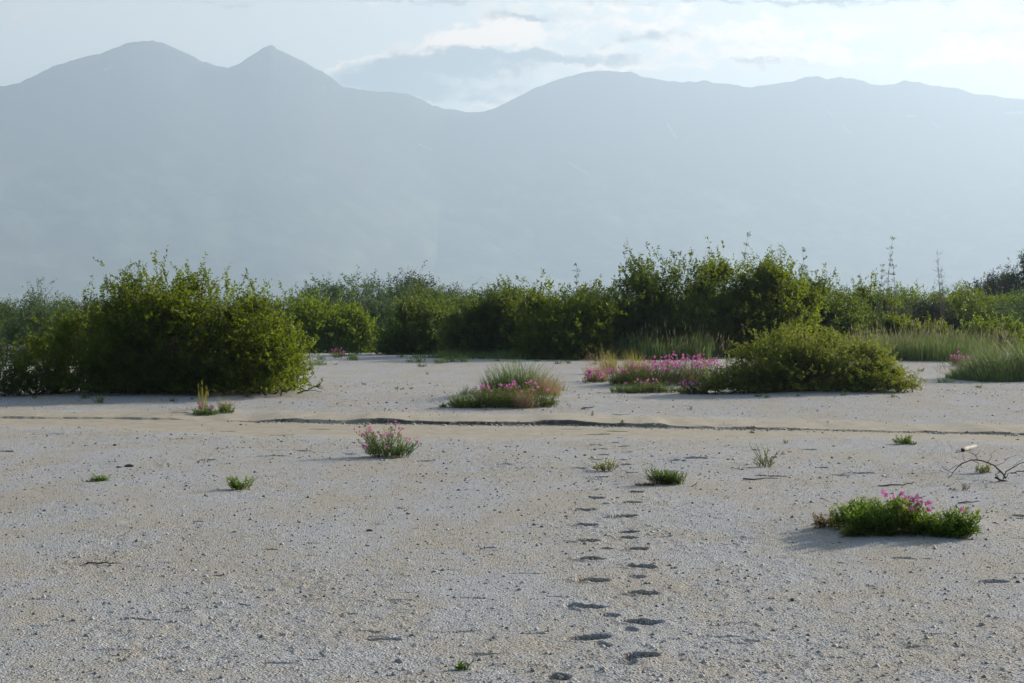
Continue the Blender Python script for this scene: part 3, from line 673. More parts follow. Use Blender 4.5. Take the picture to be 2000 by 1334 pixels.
# far rows: four source bushes, copied; each its own thing
def proto(mat, seed, lobes, n=1500, name='willow_bush', leaf=.12, shoot=.6):
    r = thing(name, 'grey green bush in the far rows behind the thicket', 'bush', (0, 0, 0), 'far bushes behind the thicket')
    bush_parts(r, lobes, n, leaf, shoot, M[mat], seed, per=14, inner=.3, up=.8, stems=4, lump=.25); return r
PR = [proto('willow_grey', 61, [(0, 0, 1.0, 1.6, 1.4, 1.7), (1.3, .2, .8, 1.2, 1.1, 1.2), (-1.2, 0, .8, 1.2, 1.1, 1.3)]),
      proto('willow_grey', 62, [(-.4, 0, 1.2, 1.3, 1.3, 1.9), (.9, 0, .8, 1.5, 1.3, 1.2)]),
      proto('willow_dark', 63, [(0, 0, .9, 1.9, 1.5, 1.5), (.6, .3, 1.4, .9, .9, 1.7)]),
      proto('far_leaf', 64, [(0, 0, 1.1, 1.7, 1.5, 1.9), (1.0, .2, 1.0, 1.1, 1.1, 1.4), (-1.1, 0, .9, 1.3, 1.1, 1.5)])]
rng = np.random.default_rng(5); first = [True] * 4
SKY_TOP = [(-500,585),(0,582),(130,575),(300,580),(560,575),(610,548),(640,538),(690,526),(760,542),(810,528),(850,542),(900,552),(960,560),(1000,556),(1100,556),(1200,560),(1300,560),(1500,560),(1650,560),(1800,560),(1900,560),(2100,560),(2600,560)]
def place(kp, px, Zd, top, sx=1.0):
    z0 = 0; h = EYE + (HOR - top) / F * Zd - z0; s = h / 2.95
    loc = ((px - CX) / F * Zd, Zd, -.05); rz = rng.random() * 6.28
    if first[kp]:
        r = PR[kp]; first[kp] = False; r.location = loc; r.rotation_euler = (0, 0, rz); r.scale = (s * sx, s * sx, s)
    else: r = copy_tree(PR[kp], loc, rz, (s * sx, s * sx, s))
    return r
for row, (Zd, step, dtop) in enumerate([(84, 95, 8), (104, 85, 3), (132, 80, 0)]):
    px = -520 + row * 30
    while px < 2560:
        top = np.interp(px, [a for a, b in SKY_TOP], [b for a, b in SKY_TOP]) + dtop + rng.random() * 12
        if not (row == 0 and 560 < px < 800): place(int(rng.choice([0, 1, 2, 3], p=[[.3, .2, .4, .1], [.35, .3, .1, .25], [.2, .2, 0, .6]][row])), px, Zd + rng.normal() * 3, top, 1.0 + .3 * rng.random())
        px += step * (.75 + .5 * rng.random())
# bushes just beyond both sides of the view
for px, Zd, top in [(-420, 40, 520), (-650, 60, 540), (2250, 52, 540), (2450, 66, 520), (2700, 60, 540), (-900, 55, 540), (2350, 90, 500)]:
    place(2 if px < 0 else 0, px, Zd, top, 1.2)
# dark trees at the far right
tr = thing('broad_tree', 'dark hazy tree rising at the far right edge behind the thicket', 'tree', ((1985 - CX) / F * 150, 150, -.1))
bush_parts(tr, [(0, 0, 2.3, 2.9, 2.2, 2.6), (1.9, 0, 4.0, 1.9, 1.6, 2.6), (2.6, 0, 2.6, 2.2, 1.8, 3.0), (-1.6, .4, 2.0, 1.7, 1.4, 2.0)], 4200, .17, .8, M['far_leaf'], 91, per=14, inner=.2, up=.4, stems=5, lump=.3)
tr = thing('broad_tree', 'lower grey rounded tree left of the dark tree at the right edge', 'tree', ((1925 - CX) / F * 175, 175, -.1))
bush_parts(tr, [(0, 0, 2.0, 2.2, 2.2, 2.3), (1.9, 0, 2.2, 1.7, 1.6, 2.5)], 2200, .19, .7, M['far_leaf'], 92, per=14, inner=.2, up=.5, stems=5, lump=.2)

# slender shoots above the thicket
def sapling(label, px, Zd, top, base, n, mat, seed, name='sapling', leafless=False, spread=.25, hw=12):
    rng = np.random.default_rng(seed); x = (px - CX) / F * Zd; h = EYE + (HOR - top) / F * Zd; rx = hw / F * Zd
    r = thing(name, label, 'sapling' if not leafless else 'dead shrub', (x, Zd, 0)); paths = []; P = []; D = []
    for k in range(n):
        e = np.array([rng.normal() * rx * .5, rng.normal() * .2, h * (1 if k == 0 else .72 + .22 * rng.random())]); c = curve([rng.normal() * .05, 0, -.05], e, [rng.normal() * .1, 0, 0], 14)
        paths.append((c, .016, .003))
        for i in range(5, 14):
            for _ in range(3):
                dd = unit(rng.normal(size=3) * [1, 1, .3] + [0, 0, 1.0 if not leafless else .7]); ln = (.14 + .22 * rng.random()) * (1.3 if leafless else 1); e2 = c[i] + dd * ln * (1.2 - i / 18)
                paths.append((curve(c[i], e2, [0, 0, -.02], 4), .004, .0015))
                if not leafless:
                    for tt in np.linspace(.2, 1, 9): P.append(c[i] + (e2 - c[i]) * tt); D.append(unit(dd * .6 + unit(rng.normal(size=3)) * .8))
                else:
                    for _ in range(2): paths.append((curve((c[i] + e2) / 2, (c[i] + e2) / 2 + unit(rng.normal(size=3) + [0, 0, .5]) * .18, [0, 0, 0], 3), .003, .001))
    V, Fc = tubes(paths, 4); mesh_np('branches', V, Fc, M['dead'] if leafless else M['stem'], parent=r)
    if not leafless:
        P, D = np.array(P), np.array(D); S, N = frames(D, rng); sc = .075 * (.6 + .7 * rng.random(len(P)))
        V, Fc = quad_leaves(P, D, S, N, sc, sc * .32); mesh_np('foliage', V, Fc, M[mat], rng.random(len(P)), parent=r)
sapling('tall slender pale green sapling standing clear above the right thicket', 1738, 78, 470, 660, 2, 'willow_grey', 301, hw=8)
sapling('shorter thin sapling left of the tall slender one', 1722, 77, 520, 660, 2, 'willow_grey', 302, hw=14)
sapling('bare dead twigs poking out above the right thicket', 1840, 74, 497, 660, 3, None, 303, 'dead_shrub', True, hw=26)
sapling('leafy shoot leaning above the right shoulder of the tall thicket', 1578, 71, 492, 660, 3, 'willow_grey', 304, hw=20)
sapling('single feathery shoot above the middle of the thicket', 1118, 76, 518, 660, 1, 'willow_grey', 305, hw=10)
sapling('thin shoot rising above the top of the tall thicket', 1463, 74, 463, 660, 1, 'willow_grey', 306, hw=8)

# ---------------------------------------------------------------- grass stands and tufts
tuft('lyme_grass', 'dark stand of seeding lyme grass below the tallest dark bush', 'grass', 1305, 704, 340, 60, 4200, M['lyme'], 401, .22, .014, heads=420, kind='stuff', ry=2.2, head_len=.2)
tuft('lyme_grass', 'pale seeding lyme grass stand right of the olive mound', 'grass', 1850, 708, 460, 62, 6500, M['lyme'], 402, .22, .013, heads=900, kind='stuff', ry=3.0, head_len=.2)
tuft('lyme_grass', 'blue green lyme grass bank with pale seed heads at the right edge', 'grass', 2040, 748, 400, 92, 6500, M['lyme'], 403, .5, .012, heads=300, kind='stuff', ry=2.0, head_len=.16, fall=.85)
tuft('lyme_grass', 'grass growing at the foot of the bushes in the left gap', 'grass', 650, 690, 150, 40, 1500, M['lyme'], 404, .3, .014, kind='stuff', ry=1.6, heads=60)
tuft('grass_tuft', 'big blue green lyme grass tuft in the middle of the sand, above pink flowers', 'grass', 1020, 770, 190, 82, 1400, M['lyme'], 405, .42, .010, depth=.6)
tuft('grass_tuft', 'few blue green blades at the right foot of the middle tuft', 'grass', 1090, 764, 50, 24, 90, M['lyme'], 406, .8, .009)
tuft('grass_tuft', 'thin blue green blades left of the middle tuft', 'grass', 915, 771, 60, 30, 110, M['lyme'], 407, .5, .008)
tuft('grass_tuft', 'tawny feathery grass leaning in the middle flower clump', 'grass', 1022, 782, 46, 56, 240, M['tawny'], 408, .5, .005, heads=120, headmat='tawny', head_len=.05)
tuft('grass_tuft', 'reddish tawny grass at the right of the middle flower clump', 'grass', 1070, 778, 70, 52, 360, M['tawny'], 409, .5, .005, heads=160, headmat='tawny', head_len=.05)
tuft('grass_tuft', 'pinkish plumed grass at the left end of the pink flower patch', 'grass', 1168, 746, 62, 56, 560, M['tawny'], 410, .5, .006, heads=260, headmat='tawny', head_len=.07)
tuft('grass_tuft', 'sunlit yellow green grass tuft behind the pink flower patch', 'grass', 1245, 742, 95, 64, 700, M['grass_yellow'], 411, .35, .009)
tuft('grass_tuft', 'yellow green grass tuft rising left of the sunlit one', 'grass', 1190, 730, 46, 60, 340, M['grass_yellow'], 412, .3, .009, heads=20)
tuft('grass_tuft', 'small yellow grass spray among the pink flowers', 'grass', 1346, 738, 34, 44, 160, M['grass_yellow'], 413, .3, .008)
tuft('grass_tuft', 'tall thin yellow green grass stalks standing before the big left bush', 'grass', 395, 800, 26, 66, 70, M['grass_yellow'], 414, .12, .005, heads=30, headmat='grass_yellow', head_len=.09)
tuft('grass_tuft', 'feathery tawny grass fanning out right of the tall stalks', 'grass', 440, 803, 28, 36, 130, M['tawny'], 415, .8, .005, heads=60, headmat='tawny', head_len=.04)
tuft('grass_tuft', 'low pale grass at the right foot of the big left bush', 'grass', 612, 714, 60, 18, 260, M['lyme'], 416, .5, .009)
tuft('grass_tuft', 'few dry pale blades on the green clump right of the footprints', 'grass', 1335, 934, 22, 34, 9, M['seed'], 417, .4, .006)
tuft('grass_tuft', 'dark blades right of the olive mound at the foot of the grass bank', 'grass', 1850, 748, 44, 24, 110, M['lyme'], 418, .6, .009)

# ---------------------------------------------------------------- weeds at the foot of the thicket
def weed_src():
    r = herb('weed', 'low weed among many at the foot of the thicket', 'herb', 880, 708, 40, 13, 26, .07, M['herb'], 900, group='weeds along the foot of the bushes', lay=.8, per=8); return r
wsrc = weed_src(); rw = np.random.default_rng(41)
for k in range(46):
    z_ = rw.random()
    if k < 26: px, py = rw.uniform(755, 1180), rw.uniform(696, 712)
    elif k < 34: px, py = rw.uniform(600, 740), rw.uniform(690, 706)
    elif k < 40: px, py = rw.uniform(60, 560), rw.uniform(772, 782)
    else: px, py = rw.uniform(1380, 1800), rw.uniform(771, 778)
    sc_ = rw.uniform(.35, 1.1) * (.5 if k >= 34 else 1); copy_tree(wsrc, at(px, py), rw.random() * 6.28, (sc_, sc_, sc_))
tuft('lyme_grass', 'dark grass fringe under the bushes in the middle', 'grass', 960, 702, 420, 22, 1900, M['lyme'], 420, .4, .014, kind='stuff', ry=1.0, fall=.1)

# ---------------------------------------------------------------- flowering patches and herbs
herb('flower_patch', 'low green patch with pink flowers at the foot of the middle grass tuft', 'flowers', 975, 797, 275, 44, 900, .05, M['herb_bright'], 501, 44, depth=.35, per=10, fsize=.026,
     profile=([-1, -.7, -.3, .1, .6, 1], [.3, .55, .8, 1, .85, .4]))
for k, (px, py, wp) in enumerate([(930, 796, 22), (1005, 795, 30), (1035, 794, 26), (1065, 795, 20), (865, 796, 26)]):
    herb('herb', ['small green herb left of centre at the front of the middle clump', 'bright herb at the front middle of the middle clump', 'dark green herb at the front of the middle clump, right of centre',
          'yellow green herb at the right front of the middle clump', 'green herb at the left tip of the middle clump'][k], 'herb', px, py, wp, 12, 12, .05, M['herb_yellow' if k in (1, 3) else 'herb'], 510 + k, group='herbs fringing the middle clump')
herb('flower_patch', 'wide mass of pink flowers left of the olive mound', 'flowers', 1285, 754, 345, 44, 1400, .05, M['herb'], 502, 230, depth=.55, per=9, fsize=.028,
     profile=([-1, -.5, 0, .5, 1], [.5, .7, .9, 1.1, .9]))
herb('flower_patch', 'bright green creeping patch in front of the wide pink flowers', 'flowers', 1262, 768, 190, 22, 480, .05, M['herb_bright'], 503, 12, depth=.4, per=9, fsize=.03)
herb('flower_patch', 'dark herbs with violet flowers under the pinkish plumed grass', 'flowers', 1165, 748, 60, 20, 90, .05, M['herb'], 504, 22, depth=.5, per=9, fsize=.035)
herb('flower_patch', 'brownish green flowering herbs at the left foot of the olive mound', 'flowers', 1355, 770, 80, 24, 200, .045, M['herb_yellow'], 505, 20, depth=.5, per=9, fsize=.03)
herb('flower_patch', 'pink flowers in the gap right of the big left bush', 'flowers', 705, 688, 75, 16, 160, .07, M['herb'], 506, 36, depth=.6, per=8, fsize=.035)
herb('flower_patch', 'small reddish flowering clump on the sand in the left gap', 'flowers', 662, 697, 36, 16, 60, .07, M['herb_red'], 507, 10, depth=.6, per=8, fsize=.035)
herb('flower_patch', 'pink flowered herbs before the grass bank at the right', 'flowers', 1890, 716, 90, 22, 160, .06, M['herb_red'], 508, 34, depth=.5, per=8, fsize=.035)
herb('fireweed', 'leafy plant tipped with pink flowers standing alone beyond the foreground sand', 'flowers', 757, 895, 116, 60, 120, .050, M['herb'], 520, 26, depth=.7, lay=.9, per=20, fsize=.022)
herb('herb', 'low green herb in the grass stalks before the big left bush', 'herb', 398, 808, 60, 22, 60, .05, M['herb'], 521, 7, depth=.7, fsize=.03)
herb('herb', 'green herb at the foot of the feathery tawny grass', 'herb', 438, 806, 36, 18, 34, .05, M['herb'], 522, 0, depth=.7)
# big foreground plant: one plant with lobes
herb('fireweed', 'large dense green plant topped by pink flowers in the right foreground', 'flowers', 1765, 1048, 265, 70, 330, .054, M['herb_bright'], 530, 18, depth=.38, lay=.5, per=20, fl_side=.28, stemlen=.15, fsize=.022,
     profile=([-1, -.75, -.45, -.2, .1, .4, .62, .75, 1], [.62, .85, 1.0, .85, .92, .8, .5, .45, .5]))
herb('fireweed', 'bushy green plant at the right end of the large foreground plant', 'flowers', 1868, 1052, 110, 54, 95, .056, M['herb_bright'], 531, 1, depth=.6, lay=.6, per=18, stemlen=.13)
herb('fireweed', 'spreading green plant at the left side of the large foreground plant', 'flowers', 1678, 1034, 120, 62, 100, .056, M['herb_bright'], 532, 0, depth=.6, lay=.8, per=16, stemlen=.11)
herb('fireweed', 'reddish tipped sprig trailing at the left end of the large foreground plant', 'herb', 1622, 1030, 90, 28, 40, .045, M['herb_red'], 533, 0, depth=.5, lay=1.2, per=12)
herb('herb', 'light green sprig in front of the left part of the large foreground plant', 'herb', 1664, 1047, 50, 26, 24, .05, M['herb_yellow'], 534, 0, depth=.6, lay=.9)
herb('herb', 'dense green clump on a small sand mound right of the footprints', 'herb', 1304, 947, 78, 36, 150, .034, M['herb'], 540, 0, depth=.55, lay=.7, per=16, profile=([-1, -.5, 0, 1], [.9, 1, .8, .5]))
herb('herb', 'rusty low trailing growth at the left of the green clump by the footprints', 'herb', 1262, 949, 54, 9, 30, .025, M['herb_red'], 541, 0, depth=.4, lay=1.2, per=10)
herb('herb', 'bright yellow green plant standing between the far footprints', 'herb', 1184, 921, 60, 29, 24, .055, M['herb_yellow'], 542, 0, depth=.5, lay=1.1, per=11, aspect=.3)
herb('herb', 'wispy upright sprig beside a bit of driftwood', 'herb', 1496, 913, 38, 40, 22, .04, M['herb_bright'], 543, 0, depth=.6, lay=.6, per=14)
herb('herb', 'tiny green sprout right of the wispy sprig', 'herb', 1536, 866, 10, 10, 5, .03, M['herb_yellow'], 544)
herb('herb', 'small green plant in front of the channel at the right', 'herb', 1765, 868, 38, 18, 28, .055, M['herb_bright'], 545, lay=.9)
herb('herb', 'tiny green plant touching the small one before the right channel', 'herb', 1786, 869, 14, 9, 6, .04, M['herb'], 546, lay=.9)
herb('herb', 'flat green star shaped plant on the left foreground sand', 'herb', 468, 957, 74, 26, 34, .06, M['herb_bright'], 547, depth=.5, lay=1.4, per=10, aspect=.3)
herb('herb', 'small green pair of leaves on the far left sand', 'herb', 196, 941, 42, 20, 22, .05, M['herb_bright'], 548, lay=.9, per=10)
herb('herb', 'small green rosette at the bottom of the photo', 'herb', 904, 1310, 34, 20, 9, .035, M['herb'], 549, lay=.9, per=11)
herb('herb', 'orange tinged seedling below the dead branch', 'herb', 1884, 958, 22, 12, 7, .03, M['herb_red'], 550, lay=.9, per=9)
herb('herb', 'tiny rusty seedling left of the orange tinged one', 'herb', 1862, 957, 9, 7, 4, .02, M['herb_red'], 551, lay=.9, per=8)
herb('herb', 'round leaved green plant growing inside the dead branch', 'herb', 1926, 924, 44, 17, 14, .045, M['herb_yellow'], 552, lay=.9, per=9, aspect=.5)
herb('herb', 'small dark plant on the far sand before the middle thicket', 'herb', 825, 717, 28, 9, 20, .06, M['herb'], 553, lay=.9, per=8)
herb('herb', 'yellow green spot of leaves on the far sand, left of the middle clump', 'herb', 780, 761, 22, 7, 10, .05, M['herb_yellow'], 554, lay=.9, per=8)
herb('herb', 'smaller green spot beside the yellow green one on the far sand', 'herb', 801, 760, 14, 7, 7, .05, M['herb_yellow'], 555, lay=.9, per=8)
herb('herb', 'single small weed on the edge of the channel step', 'herb', 711, 824, 8, 9, 4, .04, M['herb_yellow'], 556, lay=.6, per=7)
herb('herb', 'little weed on the tan sand right of the middle clump', 'herb', 1157, 812, 10, 9, 5, .04, M['herb_red'], 557, lay=.6, per=7)
herb('herb', 'little green weed under the left edge of the olive mound', 'herb', 1350, 801, 10, 7, 5, .04, M['herb'], 558, lay=.6, per=7)
herb('herb', 'green seedling under the front of the big left bush', 'herb', 192, 788, 26, 22, 20, .05, M['herb'], 559, lay=.5, per=9)
herb('herb', 'faint yellowish seedlings on the left line of footprints', 'herb', 1170, 958, 22, 8, 6, .025, M['herb_yellow'], 560, lay=1, per=7)
herb('herb', 'little plant on the sand before the grass bank at the right', 'herb', 1912, 758, 22, 7, 10, .05, M['herb'], 561, lay=.8, per=8)
herb('herb', 'low leaves right of the tip of the olive mound', 'herb', 1798, 726, 26, 9, 14, .06, M['herb_yellow'], 562, lay=.8, per=8)
for k, (px, py, lab) in enumerate([(655, 713, 'green seedling left in the line of three on the far sand'), (836, 732, 'dark seedling on the far sand below the thicket'), (950, 728, 'dark seedling on the shaded sand left of the middle tuft'),
                                   (1213, 833, 'tiny weed in the channel right of the middle'), (1470, 846, 'yellowish weed at the broken channel edge')]):
    herb('herb', lab, 'herb', px, py, 10, 6, 5, .05, M['herb'], 570 + k, lay=.8, per=7)

# ---------------------------------------------------------------- dead wood, debris, stones
def twig(name, label, pts_px, r0, mat='dead', seed=0, cat='stick', group=None, sides=6, flat=False):
    """pts_px: list of strands [(px, py, height m, depth m)], the first one is the main stem"""
    base = at(pts_px[0][0][0], pts_px[0][0][1]); root = thing(name, label, cat, base, group); s = base.y / F; rng = np.random.default_rng(seed)
    paths = []
    for i, st in enumerate(pts_px):
        P = np.array([((a - pts_px[0][0][0]) * s, d, h) for (a, b, h, d) in st])
        k = np.linspace(0, len(P) - 1, (len(P) - 1) * 3 + 1); Q = np.stack([np.interp(k, np.arange(len(P)), P[:, j]) for j in range(3)], 1)
        Q += rng.normal(size=Q.shape) * r0 * .5
        paths.append((Q, r0 if i == 0 else r0 * .55, r0 * (.35 if i == 0 else .18)))
    V, Fc = tubes(paths, sides); me = mesh_np('branch', V, Fc, M[mat], parent=root, smooth_=True)
    return root
def strand(*a): return [(x, 0, h, d) for (x, h, d) in a]
def tw(px, py, *strands, **kw):
    st = [strand(*s) for s in strands]; st[0][0] = (st[0][0][0], py, st[0][0][2], st[0][0][3]); return st
# dead branch at the right: heights in metres, px across; ground at py 946, scale ~ .0043 m/px
def branch_right():
    P = at(1955, 940); s = P.y / F
    root = thing('dead_branch', 'tangled bare dead branch lying on a sand mound at the right edge', 'branch', P)
    def S(*pts): return np.array([((x - 1955) * s, d, (940 - y) * s) for (x, y, d) in pts])
    st = [(S((2030, 952, -.05), (1998, 946, -.03), (1975, 942, 0), (1955, 938, 0), (1945, 932, .02)), .013, .010),
          (S((1965, 934, 0), (1955, 920, .02), (1945, 910, .03), (1930, 904, .04), (1912, 899, .06), (1900, 899, .08), (1885, 906, .1), (1875, 914, .12), (1865, 928, .12), (1857, 937, .1)), .010, .003),
          (S((1960, 936, 0), (1962, 922, -.02), (1975, 912, -.05), (1990, 903, -.06), (2010, 900, -.06)), .007, .003), (S((1975, 925, 0), (1990, 920, 0), (2012, 921, .02), (2040, 915, .02)), .007, .003),
          (S((1912, 899, .06), (1908, 890, .06), (1898, 884, .05), (1890, 880, .05)), .004, .0015), (S((1908, 892, .06), (1913, 884, .05), (1917, 879, .05)), .003, .001),
          (S((1885, 906, .1), (1868, 912, .08), (1855, 920, .06), (1840, 912, .05)), .004, .0012), (S((1865, 925, .12), (1856, 921, .1), (1843, 911, .1)), .003, .001),
          (S((1900, 899, .08), (1913, 905, .02), (1908, 916, .0), (1902, 922, .0)), .004, .0015), (S((1930, 904, .04), (1938, 893, .03), (1935, 888, .03), (1945, 880, .02)), .003, .001),
          (S((1945, 910, .03), (1958, 905, .0), (1968, 893, -.02), (1985, 888, -.02)), .003, .001), (S((1975, 912, -.05), (1983, 902, -.05), (1995, 896, -.05)), .003, .001),
          (S((1955, 938, 0), (1945, 930, -.05), (1940, 925, -.06), (1948, 921, -.08)), .005, .002), (S((1955, 938, 0), (1942, 941, -.05), (1930, 940, -.08)), .006, .003),
          (S((1965, 934, 0), (1972, 924, .04), (1985, 925, .05), (1996, 930, .06)), .004, .002), (S((1890, 903, .1), (1884, 892, .1), (1888, 886, .12)), .0025, .001)]
    V, Fc = tubes([(np.stack([np.interp(np.linspace(0, len(a) - 1, len(a) * 3), np.arange(len(a)), a[:, j]) for j in range(3)], 1) + np.random.default_rng(len(a)).normal(size=(len(a) * 3, 3)) * .0025, r0 * .85, r1) for a, r0, r1 in st], 6)
    mesh_np('branch', V, Fc, M['dead'], parent=root, smooth_=True)
branch_right()
twig('dead_twig', 'forked grey twig sticking out of the sand right of the big left bush', tw(582, 768, ((582, 0, 0), (600, .06, 0), (617, .13, 0), (628, .2, 0)), ((612, .11, 0), (620, .11, 0), (630, .09, 0), (634, .05, 0)), ((600, .06, 0), (610, .045, .05), (628, .03, .05)), ((617, .13, 0), (625, .11, .02), (632, .12, .02)), ((617, .13, .01), (626, .15, -.03))), .018, 'dead', 5)
twig('stick', 'thin forked dark stick lying on the left foreground sand', tw(163, 1103, ((163, .006, 0), (190, .012, 0), (215, .012, -.02), (241, .012, -.02)), ((197, .012, 0), (200, .02, .04), (212, .012, .05))), .006, 'dead_dark', 6)
twig('stick', 'slim curved stick on the sand below the dead branch', tw(1715, 950, ((1715, .004, 0), (1740, .012, 0), (1770, .012, .1), (1792, .03, .14))), .010, 'dead', 7)
twig('stick', 'short straight stick behind the pink flowers of the large foreground plant', tw(1872, 983, ((1872, .006, 0), (1895, .01, 0), (1915, .012, .02))), .007, 'dead', 8)
twig('stick', 'short stick just above the large foreground plant', tw(1786, 974, ((1786, .006, 0), (1800, .008, 0), (1811, .02, .02))), .006, 'dead_dark', 9)
twig('stick', 'tiny curved twig left of the large foreground plant', tw(1602, 980, ((1602, .03, 0), (1610, .02, 0), (1619, .006, 0))), .004, 'dead', 10)
twig('stick', 'short dark stick in the lower middle left of the sand', tw(466, 1183, ((466, .01, 0), (478, .006, 0), (490, .004, -.01))), .004, 'dead_dark', 11)
twig('stick', 'bleached stick lying at the front of the bright green creeping patch', tw(1254, 760, ((1254, .05, 0), (1262, .03, -.05), (1272, .01, -.08))), .012, 'pale_wood', 12)
twig('stick', 'small pale stick on the tan sand right of the middle clump', tw(1195, 812, ((1195, .02, 0), (1215, .015, 0), (1232, .03, 0))), .009, 'pale_wood', 13)
twig('stick', 'dark twig on the sand right of the middle clump', tw(1135, 800, ((1135, .01, 0), (1150, .03, 0), (1162, .04, 0)), ((1140, .01, 0), (1146, -.0, -.05))), .012, 'dead_dark', 14)
twig('stick', 'bit of dry twig at the right foot of the green clump by the footprints', tw(1352, 950, ((1352, .0, 0), (1358, .02, 0), (1364, .045, 0)), ((1357, .015, 0), (1362, .01, .02))), .004, 'dead_dark', 15)
twig('stick', 'long thin dark stick lying right of the green clump by the footprints', tw(1452, 937, ((1452, .006, 0), (1480, .01, 0), (1523, .014, .05))), .008, 'dead', 16)

def rock_mesh(seed, ax=(1, .8, .6), sub=2, rough=.25):
    import bmesh
    bm = bmesh.new(); bmesh.ops.create_icosphere(bm, subdivisions=sub, radius=1.0)
    rng = np.random.default_rng(seed); co = np.array([v.co[:] for v in bm.verts]); fc = np.array([[v.index for v in f.verts] for f in bm.faces]); bm.free()
    for _ in range(7):                                     # chip planes off the ball
        n = unit(rng.normal(size=3)); d = .55 + .3 * rng.random(); k = co @ n - d; co = co - np.where(k > 0, k, 0)[:, None] * n
    co = co * (1 + rng.normal(size=(len(co), 1)) * rough * .12)
    return co * ax, fc
M['stone'] = solid_mat('pebble_stone', (.20, .20, .205), (.42, .41, .40), 60)
M['stone_dark'] = solid_mat('dark_stone', (.06, .055, .05), (.13, .12, .11), 60)
M['stone_pale'] = solid_mat('pale_stone', (.5, .5, .5), (.68, .67, .65), 60)
M['gravel'] = None
def stone(name, label, px, py, wpx, ax, mat, seed, group=None, sub=2, cat='stone', rz=0):
    p = at(px, py); r = wpx * p.y / F / 2; co, fc = rock_mesh(seed, ax, sub)
    o = mesh_np(name, co * r, fc, M[mat]); o.location = (p.x, p.y + r * .5, p.z + r * ax[2] * .35); o.rotation_euler = (0, 0, rz)
    tag(o, label, cat, group); return o
# bleached log piece: a tapering, ribbed piece of wood
def log():
    p = at(1893, 880); s = p.y / F; n = 26
    t = np.linspace(0, 1, n); x = (t - .5) * 46 * s * 1.9
    root = thing('driftwood', 'short bleached driftwood log lit by the sun at the right', 'driftwood', (p.x, p.y, p.z)); root.rotation_euler = (0, 0, math.radians(60))
    th = np.arange(10) / 10 * 2 * PI; V = []
    for i in range(n):
        r = (.030 - .010 * t[i]) * (1 + .12 * math.sin(i * 2.1) + .08 * math.sin(i * 5.3)); r *= min(1, .55 + 6 * min(t[i], 1 - t[i]))
        for a in th: V.append((x[i], math.cos(a) * r, .026 + math.sin(a) * r * .9 + .012 * t[i]))
    idx = np.arange(n * 10).reshape(n, 10); nx = np.roll(idx, -1, 1); f = np.stack([idx[:-1], nx[:-1], nx[1:], idx[1:]], -1).reshape(-1, 4)
    V = np.array(V); V = np.vstack([V, V[:10].mean(0), V[-10:].mean(0)]); k = len(V)
    tri = np.vstack([np.stack([nx[0], idx[0], np.full(10, k - 2)], 1), np.stack([idx[-1], nx[-1], np.full(10, k - 1)], 1)])
    mesh_np('wood', V, [f, tri], M['pale_wood'], parent=root)
    co, fc = rock_mesh(77, (.9, .8, .75)); o = mesh_np('broken_end', co * .03 + [-25 * s * 1.8, -.01, .02], fc, M['dead_dark'], parent=root)
log()
stone('driftwood', 'pale chunk of driftwood on the rise behind the green clump by the footprints', 1323, 899, 18, (1, .6, .35), 'stone_pale', 31, cat='driftwood', rz=-.4)
stone('driftwood', 'second grey chunk right beside the pale one behind the green clump', 1337, 900, 12, (1, .6, .4), 'stone', 32, cat='driftwood', rz=.5)
stone('driftwood', 'pointed bleached wood bit right of the wispy sprig', 1531, 888, 13, (1, .7, .8), 'pale_wood', 33, cat='driftwood')
stone('driftwood', 'thin grey wood bit leading to the wispy sprig', 1513, 894, 18, (1, .35, .25), 'dead', 34, cat='driftwood', rz=.6)
stone('driftwood', 'pale flat splinter right of the pointed wood bit', 1542, 883, 14, (1, .4, .2), 'pale_wood', 35, cat='driftwood')
stone('driftwood', 'sunlit flat piece of pale bark on the right sand', 1661, 895, 12, (1, .7, .5), 'pale_wood', 36, cat='driftwood')
stone('stone', 'whitish stone lying across a left footprint', 1186, 985, 20, (1, .5, .35), 'stone_pale', 37, rz=.35)
stone('stone', 'small pale stone on the right of the one across the footprint', 1199, 984, 9, (1, .7, .45), 'stone_pale', 38)
stone('debris', 'dark brown clump of debris on the left sand', 250, 912, 26, (1, .5, .3), 'dead_dark', 39, cat='debris')
stone('debris', 'smaller dark crumb at the left end of the brown debris clump', 232, 913, 14, (1, .5, .25), 'dead_dark', 40, cat='debris')
stone('stone', 'white stone on the far sand right of the forked twig', 712, 751, 10, (1, .7, .5), 'stone_pale', 41)
